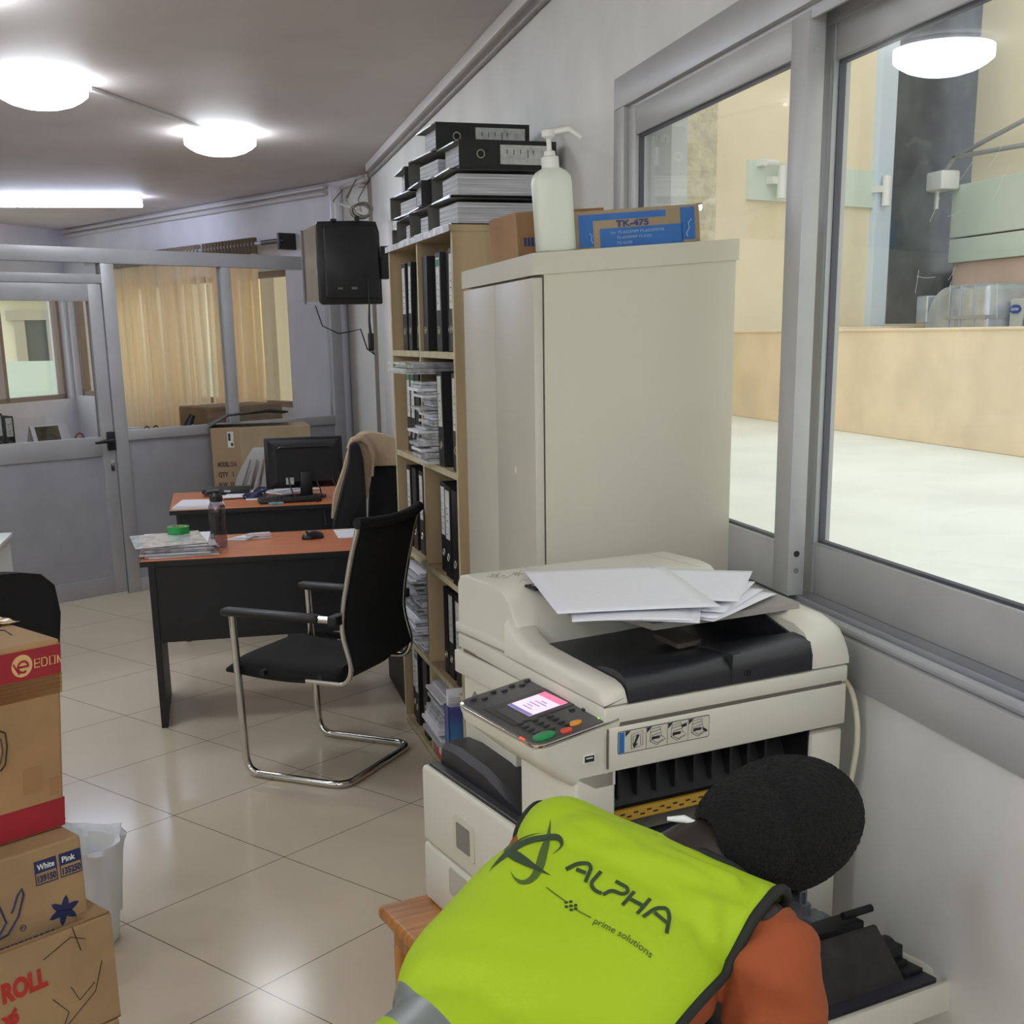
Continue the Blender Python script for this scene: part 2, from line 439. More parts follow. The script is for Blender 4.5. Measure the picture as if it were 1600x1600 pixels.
b = MB(); fbox(b, 2.66, 5.2, .7, 6.5, .05, .12); b.build('dark_pane', mat('dark_glazing_glass', (72, 76, 84), .22, var=.25, vscale=2.5, col2=(92, 98, 104)), dg_)
b = MB(); fbox(b, 2.66, 5.2, 1.6, 1.72, -.02, .1, bev=.01); b.build('lower_rail', M_beige, dg_)
b = MB(); fbox(b, 1.5, 4.4, .7, 1.69, -.32, -.16, bev=.01); struct(b.build('low_ledge_wall', M_para), 'low beige ledge below the dark glazing outside')
X2 = 9.75
def f_(b):
    b.box((X2 + .9, -10, .7), (X2 + 1.2, 17, 2.44)); b.box((X2 + .25, -10, 3.485), (X2 + 1.2, 15.42, 9))
struct(one('cream_building_wall', f_, M_creamw), 'cream upper wall of the building opposite')
def f_(b):
    b.box((X2 + .08, -10, .7), (X2 + .4, 15.44, 2.495)); b.box((X2 + .52, -10, 2.4), (X2 + .8, 15.44, 3.47))
struct(one('pink_building_wall', f_, M_pink), 'pink lower wall of the building opposite')
def f_(b):
    b.box((X2, -10, 2.82), (X2 + .5, 15.45, 3.48), bev=.01); b.box((X2, -10, 2.5), (X2 + .5, 15.45, 2.80), bev=.01)
tag(one('balcony_fascia', f_, M_green), 'pale green boarded balcony front on the building opposite', 'balcony front')
br = thing('awning_bracket', 'pair of thin metal rods bracing out over the green balcony front', 'bracket')
for p, q in (((X2 - .1, 15.3, 3.82), (X2 - .1, 12.6, 4.25)), ((X2 - .1, 15.3, 3.82), (X2 - .1, 12.6, 3.72)), ((X2 - .1, 15.3, 3.82), (X2 - .1, 16.3, 3.1))):
    one('rod', lambda b: b.cyl(p, q, .03, n=10), M_alu, br)
bx = thing('flood_light', 'white flood light box hanging beside the green balcony front', 'light')
boxo('housing', (X2 - .3, 15.25, 3.42), (X2 - .02, 16.0, 3.66), M_white, bx, .03)
boxo('arm', (X2 - .2, 15.5, 3.2), (X2 - .16, 15.54, 3.42), M_white, bx)
# silver duct bend and the condenser standing on the roof opposite
M_duct = mat('duct_foil', (196, 202, 210), .35, .6, var=.12, vscale=4, bump=.15, bscale=7)
du = thing('air_duct', 'bulging silver foil air duct bend behind the parapet', 'duct')
def f_(b):
    rings = []
    for k in range(8):
        a = pi / 2 * k / 7
        c = V((X2 - .45, 14.05, 1.66)); R0, R1 = .02, .49
        u = V((0, sin(a), cos(a)))
        rings.append([c + V((sx * .38, 0, 0)) + u * r for sx, r in ((-1, R0), (1, R0), (1, R1), (-1, R1))])
    rings.reverse()
    b.loft(rings)
    b.box((X2 - .83, 13.28, 1.25), (X2 - .07, 14.06, 2.15), bev=.06)
    b.box((X2 - .83, 14.0, .7), (X2 - .07, 14.55, 1.67), bev=.02)
one('duct_bend', f_, M_duct, du, 50)
one('duct_mouth', lambda b: b.box((X2 - .86, 14.5, 1.72), (X2 - .04, 14.74, 2.06), bev=.02), M_duct, du)
def f_(b):
    for y in (13.5, 13.78, 14.02): b.box((X2 - .845, y, 1.2), (X2 - .055, y + .02, 2.165), bev=.008)
    b.box((X2 - .845, 13.26, 1.76), (X2 - .055, 14.1, 1.80))
one('seam', f_, mat('duct_seam', (176, 180, 186), .4, .6), du)
ac = thing('condenser_unit', 'grey outdoor air conditioner unit with round fan grille beside the silver duct', 'air conditioner')
boxo('casing', (X2 - .55, 12.3, 1.15), (X2 - .1, 13.22, 1.98), mat('condenser_casing', (186, 190, 188), .5), ac, .02)
def f_(b): b.cyl((X2 - .57, 12.62, 1.66), (X2 - .54, 12.62, 1.66), .3, n=28)
lab(one('fan_opening', f_, mat('condenser_dark', (110, 112, 112), .6), ac), 'dark round fan opening')
def f_(b):
    for r in (.08, .15, .22, .29): b.tube([(X2 - .585, 12.62 + r * cos(a), 1.66 + r * sin(a)) for a in [2 * pi * k / 24 for k in range(24)]], .007, closed=True, n=5)
    for k in range(8):
        a = pi * k / 8; b.cyl((X2 - .585, 12.62 + .3 * cos(a), 1.66 + .3 * sin(a)), (X2 - .585, 12.62 - .3 * cos(a), 1.66 - .3 * sin(a)), .005, n=5)
one('fan_grille', f_, mat('grille_grey', (150, 152, 152), .5), ac)
def f_(b): b.prism([(13.1 + .1 * cos(a), 1.86 + .05 * sin(a)) for a in [2 * pi * k / 28 for k in range(28)]], X2 - .565, X2 - .548, axis='x')
lab(one('badge', f_, mat('badge_blue', (38, 62, 150), .4), ac), 'blue oval badge')
text_on('badge_lettering', 'Carrier', (X2 - .5655, 13.175, 1.845), (0, -1, 0), (0, 0, 1), .05, M_white, ac, .001, width=.15)
def f_(b):
    b.box((X2 - .7, 12.0, .7), (X2 - .05, 13.27, 1.15))
struct(one('plant_plinth', f_, M_creamw), 'plinth carrying the outdoor air conditioner')
# textured pier of this building, and an added strip for the bright glass edge
def f_(b): b.box((1.4, 4.78, .7), (1.985, 5.6, 6), bev=.01)
struct(one('stucco_pier', f_, mat('rough_stucco', (218, 206, 178), .9, var=.12, vscale=30, bump=1.0, bscale=38)), 'rough stucco pier outside the window')
tag(one('glass_edge_strip', lambda b: b.cyl((1.63, 4.7, .7), (1.63, 4.7, 6), .05, n=16), mat('strip_pale', (206, 220, 226), .4), None, 40), 'added pale strip standing in for a bright glass edge, before the rough stucco pier', 'pipe')
# outside the far windows
M_warm = mat('sunlit_yellow_render', (252, 218, 142), .9, var=.05, vscale=1)  # no sun here; the sunlit warmth is in the base colour
b = MB(); b.box((-.2, -2.9, -.1), (6.2, -2.7, 2.75), M=MFR); struct(b.build('courtyard_wall', M_warm), 'warm yellow wall outside the curtained window')
b = MB(); b.prism([(-9, 8), (-4.3, 10.6), (-1.55, 15.2), (1.2, 10.3), (4.5, 12), (2, 24), (-9, 24)], -.4, -.1); struct(b.build('courtyard_ground', M_terr), 'pale ground outside the far windows')
b = MB(); b.box((-8, 17, -.1), (.3, 17.1, 1.43)); tag(b.build('green_hoarding', M_green), 'pale green boarding outside the far glazed corner', 'boarding')
b = MB(); b.box((-9, 20, -.1), (2, 20.3, 3.4)); struct(b.build('courtyard_far_wall', M_creamw), 'cream wall beyond the pale green boarding')
b = MB(); b.box((-8, 19.8, 2.27), (-1.2, 20, 2.6)); tag(b.build('green_cornice', M_green), 'pale green strip high on the wall outside the far corner', 'strip')
nb = thing('neighbour_window', 'dark window with pale frame in the wall outside the partition door', 'window')
b = MB(); b.box((-2.62, 19.95, 1.0), (-1.6, 19.99, 1.98)); b.build('dark_pane', mat('dim_window', (66, 74, 78), .3), nb)
def f_(b):
    for s0, s1 in ((-2.75, -2.6), (-2.3, -2.12), (-1.62, -1.45)): b.box((s0, 19.9, .9), (s1, 19.97, 2.1))
    b.box((-2.85, 19.88, 1.98), (-1.4, 19.97, 2.12))
one('pale_frame', f_, mat('frame_taupe', (176, 166, 152), .7), nb)
# far windows (frames and glass)
for nm, M, s0, s1, z0, z1, posts in (('window_2', MFR, .83, 5.22, 1.08, 2.22, (1.9, 2.95, 4.1)), ('window_3', MFL, .06, 3.6, 1.05, 2.22, (1.02, 2.1))):
    w = win_root(nm)
    b = MB()
    b.box((s0, -.14, z0), (s1, -.06, z0 + .05), M=M); b.box((s0, -.14, z1 - .05), (s1, -.06, z1), M=M)
    for s in (s0, *posts, s1 - .05): b.box((s, -.14, z0), (s + .05, -.06, z1), M=M)
    b.build('window_frame', mat('brown_window_frame', (142, 122, 108), .5), w)
    b = MB(); b.box((s0, -.105, z0), (s1, -.1, z1), M=M); b.build('glass_pane', M_glass, w)
# ---------------------------------------------------------------- glazed office partition
P0 = V((-1.104, 8.294, 0)); pd = V((.8333, .5528, 0)).normalized(); MP = frame(P0, pd, V((-pd.y, pd.x, 0)))
SEND = 2.50
par = bpy.data.objects.new('wall_partition', None); COL.objects.link(par); par['kind'] = 'structure'
par['label'] = 'grey aluminium and glass office partition'
D0, D1 = .6 - .045, .6     # right edge of the door leaf and its post
def pb(b, s0, s1, z0, z1, d0=-.03, d1=.03, m=None, bev=.002): b.box((s0, d0, z0), (s1, d1, z1), m, bev, M=MP)
def f_(b):
    pb(b, -3.4, SEND, 2.145, 2.235, -.035, .035)
    pb(b, .548, .642, 0, 2.145)               # post beside the door
    pb(b, 1.455, 1.53, 0, 2.145)              # middle post
    pb(b, 2.40, SEND, 0, 2.145)               # end post at the pillar
    pb(b, .642, 1.455, 1.02, 1.085); pb(b, 1.53, 2.40, 1.02, 1.085)
    pb(b, .642, 1.455, 0, .09); pb(b, 1.53, 2.40, 0, .09)
    pb(b, -.52, .548, 2.02, 2.075)            # head over the door
    pb(b, -.62, -.50, 0, 2.145)
    pb(b, -3.4, -.62, 1.02, 1.085); pb(b, -3.4, -.62, 0, .09); pb(b, -2.1, -2.0, 0, 2.145)
one('partition_frame', f_, M_alu, par, 30)
for s0, s1 in ((.642, 1.455), (1.53, 2.40), (-2.0, -.62)):
    b = MB(); pb(b, s0, s1, .09, 1.02, -.012, .012, bev=0); b.build('infill_panel', M_panel, par)
    b = MB(); pb(b, s0, s1, 1.085, 2.145, -.003, .003, bev=0); b.build('glass_pane', M_pglass, par)
b = MB(); pb(b, -.50, .548, 2.075, 2.145, -.003, .003, bev=0); b.build('transom_pane', M_pglass, par)
# the door leaf
dr = win_root('door_1'); dr['label'] = 'grey half glazed aluminium door in the partition'
DS0, DS1 = -.495, .542
def f_(b):
    pb(b, DS0, DS0 + .09, .015, 2.015, -.022, .022); pb(b, DS1 - .09, DS1, .015, 2.015, -.022, .022)
    pb(b, DS0 + .09, DS1 - .09, 1.91, 2.015, -.022, .022); pb(b, DS0 + .09, DS1 - .09, .93, 1.055, -.022, .022)
    pb(b, DS0 + .09, DS1 - .09, .015, .13, -.022, .022)
one('leaf_frame', f_, M_alu, dr, 30)
b = MB(); pb(b, DS0 + .09, DS1 - .09, 1.055, 1.91, -.003, .003, bev=0); b.build('glass_pane', M_pglass, dr)
b = MB(); pb(b, DS0 + .09, DS1 - .09, .13, .93, -.01, .01, bev=0); b.build('infill_panel', M_panel, dr)
def f_(b):
    pb(b, DS1 - .055, DS1 - .005, .965, 1.085, -.045, -.022, bev=.004)
    b.cyl(MP @ V((DS1 - .03, -.045, 1.03)), MP @ V((DS1 - .03, -.07, 1.03)), .013)
    b.tube([MP @ V((DS1 - .03, -.07, 1.03)), MP @ V((DS1 - .09, -.072, 1.028)), MP @ V((DS1 - .16, -.07, 1.022))], [.014, .012, .009], n=10)
lab(one('door_handle', f_, M_black, dr, 40), 'black lever handle')
def f_(b):
    pb(b, DS1 - .045, DS1 - .015, .83, .90, -.03, -.022, bev=.004); b.cyl(MP @ V((DS1 - .03, -.03, .872)), MP @ V((DS1 - .03, -.036, .872)), .009)
one('lock_plate', f_, M_chrome, dr, 40)
b = MB(); pb(b, DS0, DS1, .002, .014, -.018, .018, m=M_white, bev=0); b.build('bottom_seal', M_white, dr)
# ---------------------------------------------------------------- curtains behind the partition
M_curt = cloth_mat('curtain_voile', (250, 230, 198), .84, .28)
M_curth = mat('curtain_header', (120, 106, 92), .9)
M_rod = mat('rod_dark', (62, 58, 58), .4, .6)
cr = thing('curtain_rod', 'dark curtain rod high on the wall behind the partition', 'curtain rod')
b = MB(); b.cyl(MFR @ V((.72, .13, 2.43)), MFR @ V((4.4, .13, 2.43)), .017, m=M_alu); b.build('rod', M_alu, cr, 40)
b = MB(); b.cyl(MFR @ V((.62, .13, 2.43)), MFR @ V((.95, .13, 2.43)), .02, m=M_rod); lab(b.build('rod_sleeve', M_rod, cr, 40), 'dark rod end')
b = MB(); b.box((.64, 0, 2.36), (.68, .16, 2.49), M_rod, .008, M=MFR); b.build('bracket', M_rod, cr)
def curtain(s0, s1, label, folds, seed):
    rnd = random.Random(seed)
    ct = thing('curtain', label, 'curtain', group=None)
    ph = [rnd.uniform(0, 6.28) for _ in range(6)]
    def S(i, j):
        u = i; v = j
        s = s0 + (s1 - s0) * u + .02 * sin(u * 31 + ph[5])
        amp = .028 + .012 * sin(3 * u + ph[0])
        d = .13 + amp * sin(2 * pi * folds * u + ph[1] + .5 * sin(4 * v + ph[2])) + .012 * sin(2 * pi * folds * 2.3 * u + ph[3])
        return MFR @ V((s, d, .42 + 1.93 * v))
    b = MB(); b.grid(S, 150, 10, M_curt); o = b.build('fabric', M_curt, ct, 180)
    def Hd(i, j):
        s = s0 + (s1 - s0) * i
        return MFR @ V((s, .13 + .035 * sin(2 * pi * folds * 2 * i), 2.35 + .13 * j))
    b = MB(); b.grid(Hd, 160, 3, M_curth); lab(b.build('gathered_header', M_curth, ct, 180), 'gathered darker top of the curtain')
curtain(1.05, 1.95, 'cream curtain panel hanging just behind the partition end post', 8, 1)
curtain(2.0, 3.85, 'wide cream curtain panel behind the middle glass of the partition', 15, 2)
tag(one('curtain_pull_rod', lambda b: b.cyl(MFR @ V((3.62, .3, .75)), MFR @ V((3.86, .24, 2.3)), .012, n=8), mat('rod_white', (232, 226, 220), .4)), 'thin white rod hanging at the edge of the wide cream curtain', 'rod')

# ---------------------------------------------------------------- trunking, pipes and cables
M_trunk = mat('white_trunking', (208, 204, 202), .5)
def along(b, p, q, w, h, m=None):
    p = V(p); q = V(q); x = (q - p).normalized(); L = (q - p).length
    y = V((0, 0, 1)).cross(x)
    if y.length < .1: y = V((0, 1, 0))
    M = frame(p, x, y); b.box((0, -w / 2, -h), (L, w / 2, 0), m, .002, M=M)
b = MB(); b.box((WX - .045, -2.9, CH - .05), (WX, 9.1, CH), bev=.004); tag(b.build('ceiling_trunking', M_trunk, None, 30), 'white cable trunking along the ceiling above the window wall', 'cable trunking')
b = MB(); b.cyl((WX - .012, -2.9, CH - .075), (WX - .012, 9.1, CH - .075), .011); tag(b.build('ceiling_conduit', mat('grey_conduit', (150, 146, 146), .5), None, 40), 'thin grey pipe just below the trunking along the ceiling', 'pipe')
b = MB()
for z in (CH - .03, CH - .075):
    b.cyl(MFR @ V((.15, .03, z)), MFR @ V((5.1, .03, z)), .017)
tag(b.build('wall_conduit', M_trunk, None, 40), 'pair of white pipes along the top of the far wall', 'pipe')
b = MB(); b.cyl(MFR @ V((-.02, .05, 0)), MFR @ V((-.02, .05, CH - .05)), .05, n=20)
tag(b.build('corner_highlight_edge', mat('gloss_white_paint', (222, 222, 232), .3), None, 40), 'glossy white rounded edge, shaped for the corner highlight, left of the television', 'pipe')  # rounded pillar edge, shaped to give the bright vertical highlight
b = MB(); b.tube(fillet([(1.19, 9.35, CH - .07), (1.12, 9.9, CH - .05), (1.04, 10.25, CH - .05)], .05), .017); b.box((1.16, 9.55, CH - .10), (1.21, 9.65, CH - .02), bev=.006)
tag(b.build('elbow_conduit', M_trunk, None, 40), 'short white pipe with elbow box above the television', 'pipe')
b = MB(); along(b, (-.46, 6.56, CH - .001), (.05, 7.66, CH - .001), .03, .016); b.build('lamp_trunking', M_trunk)
tag(bpy.data.objects['lamp_trunking'], 'thin white trunking on the ceiling joining the two round lamps', 'cable trunking')
b = MB(); b.box((WX - .03, 8.2, .3), (WX, 8.65, 2.38), bev=.004)
tag(b.build('wall_board', mat('white_board', (214, 210, 210), .5), None, 30), 'narrow white board on the wall between television and bookcase', 'board')
b = MB(); b.box((WX - .012, 7.2, .75), (WX, 7.55, 1.9), bev=.003)
tag(b.build('wall_sheet', mat('grey_sheet', (182, 180, 178), .6), None), 'grey sheet fixed on the wall beside the far edge of the bookcase', 'sheet')
# ---------------------------------------------------------------- lamps
M_dome = mat('lamp_dome', (255, 255, 255), .4, emit=(238, 245, 251), estr=18.0)
M_rim = mat('lamp_rim', (236, 236, 240), .4)
def lamp(x, y, label, group=None, r=.205):
    t = thing('ceiling_lamp', label, 'ceiling lamp', (x, y, CH), group=group)
    one('base_ring', lambda b: b.lathe([(r * .96, -.022), (r * .97, 0)], n=48), M_rim, t, 40)
    one('dome', lambda b: b.lathe([(r * .9, -.018), (r, -.02), (r, -.062), (r * .99, -.068), (r * .95, -.074), (r * .88, -.086), (r * .7, -.106), (r * .45, -.121), (r * .2, -.128), (.001, -.13)], n=48), M_dome, t, 40)
    return t
lamp(-.66, 6.42, 'round white ceiling lamp nearest the camera, by the picture edge')
lamp(.155, 7.86, 'round white ceiling lamp above the desks, at the end of the trunking')
FILL_LAMPS = 'round white ceiling lamps added as fill light, behind and beside the view'
lamp(-.84, 4.9, 'round white ceiling lamp just outside the view, mirrored in the window pane')
for x, y in ((-1.3, .7), (.35, -.7), (-1.3, -.9), (.35, -2.2), (-2.7, 3.4), (-2.7, -2.6), (-1.3, -2.4), (-2.7, 0), (-2.7, 5.2), (-2.7, 1.6), (-.3, -1.5), (-2.7, -1.5)):  # unseen lamps added to brighten the room
    lamp(x, y, 'added round white ceiling lamp for fill light, outside the view', FILL_LAMPS)
M_tube = mat('tube_glow', (255, 255, 255), .4, emit=(214, 224, 255), estr=34.0)
tl = thing('tube_light', 'long white fluorescent tube light on the ceiling behind the partition', 'tube light')
T0, T1 = V((-1.66, 11.376, CH - .055)), V((-.45, 11.30, CH - .055))
one('tube', lambda b: b.cyl(T0, T1, .03, n=16), M_tube, tl, 40)
def f_(b): along(b, (-1.66, 11.376, CH), (-.45, 11.30, CH), .035, .028)
one('batten', f_, M_rim, tl)
# ================================================================== BOOKCASE AND FILES
M_oak = mat('pale_oak_board', (186, 164, 128), .6, var=.16, vscale=9, stretch=(1, 1, .12))
M_oakE = mat('board_edge', (192, 182, 150), .6, var=.12, vscale=14)
F0 = V((.744, 5.231, 0)); SX = V((.0517, -.9987, 0)); SY = V((.9987, .0517, 0))
SROT = atan2(SX.y, SX.x)
bk = thing('bookcase', 'tall pale wooden bookcase of ten bays filled with black files', 'bookcase', F0, SROT)
SH = 2.012; ZS = (0.03, .403, .80, 1.20, 1.606)   # top faces of the boards
DEP = .33; SL = 1.09
def panel(name, a, b_, m=M_oak):
    b = MB(); b.box(a, b_, m)
    # light edging on the front
    b.box((a[0], a[1] - .0012, a[2]), (b_[0], a[1] - .0002, b_[2]), M_oakE)
    return b.build(name, m, bk)
panel('side_panel', (0, 0, 0), (.022, DEP, SH - .02)); panel('side_panel', (SL - .022, 0, 0), (SL, DEP, SH - .02)); panel('divider', (.525, .002, 0), (.545, DEP, SH - .02))
for z in ZS:
    panel('shelf', (.022, .001, z - .022), (.525, DEP, z)); panel('shelf', (.545, .001, z - .022), (SL - .022, DEP, z))
b = MB(); b.box((-.004, -.012, SH - .02), (SL + .004, DEP, SH), M_oak); b.box((-.004, -.0135, SH - .021), (SL + .004, -.012, SH + .001), mat('chipped_edge', (206, 206, 208), .4, var=.3, vscale=40)); b.build('top_board', M_oak, bk)
boxo('back_board', (0, DEP, 0), (SL, DEP + .004, SH), M_oak, bk)

M_cov = mat('file_cover', (22, 22, 25), .5, bump=.12, bscale=260)
M_covin = mat('file_lining', (104, 104, 100), .6, var=.1, vscale=20)
M_lab = mat('file_label', (206, 208, 206), .6, var=.12, vscale=50)
M_labg = mat('label_green', (66, 116, 88), .6)
M_lind = mat('label_writing', (96, 98, 104), .7)
M_ring = mat('nickel', (190, 186, 176), .3, 1.0)
M_pages = mat('page_block', (214, 215, 222), .8, var=.28, vscale=14, stretch=(24, .25, .25))
M_edge = mat('metal_edging', (214, 214, 216), .3, .8)
def file_parts(root, w=.075, h=.335, d=.285, label=True, edged=False, oval=False, fill=.75, green=False):
    # upright file: x across the spine (0..w), y depth (0 = spine), z up
    b = MB(); t = .003
    b.box((0, 0, 0), (w, t, h), M_cov); b.box((0, t, 0), (t, d, h), M_cov); b.box((w - t, t, 0), (w, d, h), M_cov)
    if edged:
        b.box((t, t, .001), (t + .0008, d - .002, h - .001), M_covin); b.box((w - t - .0008, t, .001), (w - t, d - .002, h - .001), M_covin); b.box((t, t, .001), (w - t, t + .0008, h - .001), M_covin)
    b.build('cover', M_cov, root)
    e_ = .030 if edged else .008
    b = MB(); b.box((t + .002, .045 if edged else .03, e_), (t + (w - 2 * t) * fill, d - .012, h - e_ - .01), M_pages); b.build('paper_block', M_pages, root)
    if label:
        b = MB(); b.box((w * .16, -.0012, h * .42), (w * .84, 0, h * .95), M_lab)
        if green: b.box((w * .16, -.0016, h * .86), (w * .84, -.0011, h * .93), M_labg)
        rnd = random.Random(int(w * 1e5 + h * 1e4 + (17 if green else 3)))
        for k in range(5):
            z = h * (.48 + .07 * k + rnd.uniform(-.01, .01)); b.box((w * .32, -.0016, z), (w * rnd.uniform(.42, .66), -.0011, z + .0035), M_lind)
        lab(b.build('spine_label', M_lab, root), 'white paper label')
    b = MB(); b.tube([(w / 2 + .0125 * cos(a), -.001, h * .22 + .0125 * sin(a)) for a in [2 * pi * k / 18 for k in range(18)]], .0022, M_ring, 6, closed=True)
    b.cyl((w / 2, .001, h * .22), (w / 2, -.0006, h * .22), .0105, M_ink)
    b.build('finger_ring', M_ring, root, 40)
    if oval:
        b = MB()
        for z in (.36, .64):
            p = []
            for k in range(20):
                a = 2 * pi * k / 20; p.append((w + .001, d * .55 + (.028 if cos(a) > 0 else -.028) + .009 * cos(a), h * z + .009 * sin(a)))
            b.tube(p, .0025, M_ring, 6, closed=True)
        b.build('rivet_slot', M_ring, root, 40)
    if edged:
        b = MB()
        for z in (h, 0):
            for x in (0, w - t): b.box((x - .0006, .06, z - .004 if z else -.001), (x + t + .0006, d + .001, z + .001 if z else .004), M_edge)
        lab(b.build('metal_edging', M_edge, root), 'bright metal strip on the cover edge')
FM = Matrix.Translation(F0) @ Matrix.Rotation(SROT, 4, 'Z')
def put_file(x, z, text, rec=.03, lean=0.0, group=None, **kw):
    w = kw.get('w', .075)
    M = FM @ Matrix.Translation((x, rec, z + .0006))
    if lean > 0: M = M @ Matrix.Translation((w, 0, 0)) @ Matrix.Rotation(lean, 4, 'Y') @ Matrix.Translation((-w, 0, 0))
    elif lean < 0: M = M @ Matrix.Rotation(lean, 4, 'Y')
    t = thing("lever_arch_file", text, "file", mtx=M, group=group)
    file_parts(t, **kw); return t
BF = 'television side bay'; BN = 'cabinet side bay'
Z1, Z2, Z3, Z4, Z5 = ZS[4], ZS[3], ZS[2], ZS[1], ZS[0]
Lb = 'black file with white spine label, '
# top row
put_file(.10, Z1, Lb + 'first from the end panel, top row, ' + BF, rec=.03)
put_file(.21, Z1, 'thin black file leaning in the middle of the top row, ' + BF, rec=.03, lean=.06, w=.055, label=True)
put_file(.375, Z1, 'black unlabelled file leaning on the divider, top row, ' + BF, rec=.025, lean=.14, w=.07, label=False)
put_file(.56, Z1, 'black file showing two oval slots on its cover, top row, ' + BN, rec=.012, lean=.03, oval=True, label=False)
put_file(.78, Z1, 'black file with greenish label, top row middle, ' + BN, rec=.012, w=.075, green=True)
put_file(.865, Z1, 'black unlabelled file second from the end, top row, ' + BN, rec=.03, label=False)
put_file(.962, Z1, 'black file with grey spine leaning at the end of the top row, ' + BN, rec=.012, lean=.05, w=.07, label=True)
# second row
put_file(.12, Z2, 'black file with green topped label, first of three, second row, ' + BF, rec=.03, green=True)
put_file(.20, Z2, 'black file with green topped label, second of three, second row, ' + BF, rec=.03, green=True)
put_file(.285, Z2, 'unlabelled black file, third of three, second row, ' + BF, rec=.03, label=False)
put_file(.76, Z2, 'black file leaning against the paper stack, second row, ' + BN, rec=.012, w=.08, lean=-.04)
put_file(.975, Z2, 'black file with scribbled label at the end of the second row, ' + BN, rec=.012, w=.08)
# third row
put_file(.06, Z3, 'black file with short label, first of three, third row, ' + BF, rec=.03)
put_file(.17, Z3, 'black unlabelled file, second of three, third row, ' + BF, rec=.03, label=False)
put_file(.30, Z3, 'black file with tall label, third of three, third row, ' + BF, rec=.03)
put_file(.70, Z3, 'black file with narrow label, first in the third row, ' + BN, rec=.025)
put_file(.82, Z3, 'black file with wide worn label, middle of the third row, ' + BN, rec=.012, w=.085)
put_file(.975, Z3, 'black unlabelled file at the end of the third row, ' + BN, rec=.0, label=False, w=.08)
# fourth row
put_file(.43, Z4, 'black unlabelled file beside the divider, behind the tall white paper pile', rec=.02, label=False)
put_file(.70, Z4, 'black unlabelled file, first in the fourth row, ' + BN, rec=.025, label=False, w=.06)
put_file(.775, Z4, 'black file with narrow white label, second in the fourth row, ' + BN, rec=.025)
put_file(.90, Z4, 'black file with white label, third in the fourth row, ' + BN, rec=.02)
# bottom row
put_file(.04, Z5, 'black file with white label at the end of the bottom row, ' + BF, rec=.03, w=.07)
put_file(.13, Z5, 'black file with green topped white label in the bottom row, ' + BF, rec=.02, green=True, oval=True)
put_file(.33, Z5, 'wide black unlabelled file in the bottom row beside the divider', rec=.012, label=False, w=.085, oval=True)
# loose paper stacks
M_sleeve = mat('clear_sleeve', (206, 208, 214), .18, spec=.9, var=.25, vscale=30)
def stack(name, label, cat, x0, x1, z, top, n, rec0, d, m, mats, jit=.02, seed=1, curl=0.0):
    r = random.Random(seed); t = thing(name, label, cat, mtx=FM @ Matrix.Translation((0, 0, z + .0008)))
    h = (top - z) / n
    groups = {}
    b = MB()
    for k in range(n):
        mm = mats[r.randrange(len(mats))]
        a = r.uniform(-jit, jit); c = r.uniform(-jit, jit)
        y0 = rec0 + a - curl * (k / n)
        b.box((x0 + max(0, c), y0, k * h), (x1 + min(0, c), y0 + d, k * h + h * r.uniform(.7, .96)), mm)
    b.build('sheets', m, t)
    return t
pp = mat('white_sheets', (222, 222, 230), .6); p2 = mat('grey_sheets', (168, 170, 176), .5)
t = stack('paper_stack', 'sagging stack of papers in clear sleeves, second row beside the divider', 'papers', .56, .745, Z2, 1.50, 26, -.03, .27, pp, [pp, M_sleeve, M_sleeve], .035, 3)
t = stack('sleeve_bundle', 'curled clear sleeves lying across the divider at the top of the second row', 'papers', .36, .70, 1.525, 1.567, 6, -.075, .26, M_sleeve, [M_sleeve, pp], .02, 4)
t = stack('paper_pile', 'tall pile of white papers in the fourth row, ' + BF, 'papers', .06, .40, Z4, .735, 30, -.01, .27, pp, [pp, pp, p2, M_sleeve], .03, 5)
t = stack('paper_bundle', 'pile of newspapers in clear sleeves, bottom row on the cabinet side', 'papers', .60, .87, .14, .345, 14, -.03, .27, p2, [p2, M_sleeve, pp], .03, 6)
t = thing('red_booklet', 'red booklet with white motif standing under the sleeve pile in the bottom row', 'booklet', mtx=FM @ Matrix.Translation((.60, .0, Z5 + .001)))
b = MB(); b.box((0, 0, 0), (.30, .25, .105), mat('red_cover', (196, 46, 40), .35)); b.build('cover', None, t)
b = MB(); b.box((.06, -.001, .03), (.10, 0, .075), M_white); b.box((.10, -.001, .045), (.13, 0, .085), M_white); b.build('white_motif', M_white, t)
t = thing('display_folder', 'blue and violet folder with papers standing at the end of the bottom row', 'folder', mtx=FM @ Matrix.Translation((.985, -.05, Z5 + .001)))
m = mat('violet_folder', (66, 62, 128), .35, var=.6, vscale=5, col2=(60, 128, 176)); b = MB(); b.box((0, 0, 0), (.012, .27, .33), m); b.box((.055, 0, 0), (.067, .27, .33), m); b.box((0, 0, 0), (.067, .006, .33), m); b.build('cover', m, t)
b = MB(); b.box((.014, .008, .01), (.05, .26, .365), M_paper2); b.box((.02, .004, .02), (.03, .25, .39), pp); b.build('papers', M_paper2, t)
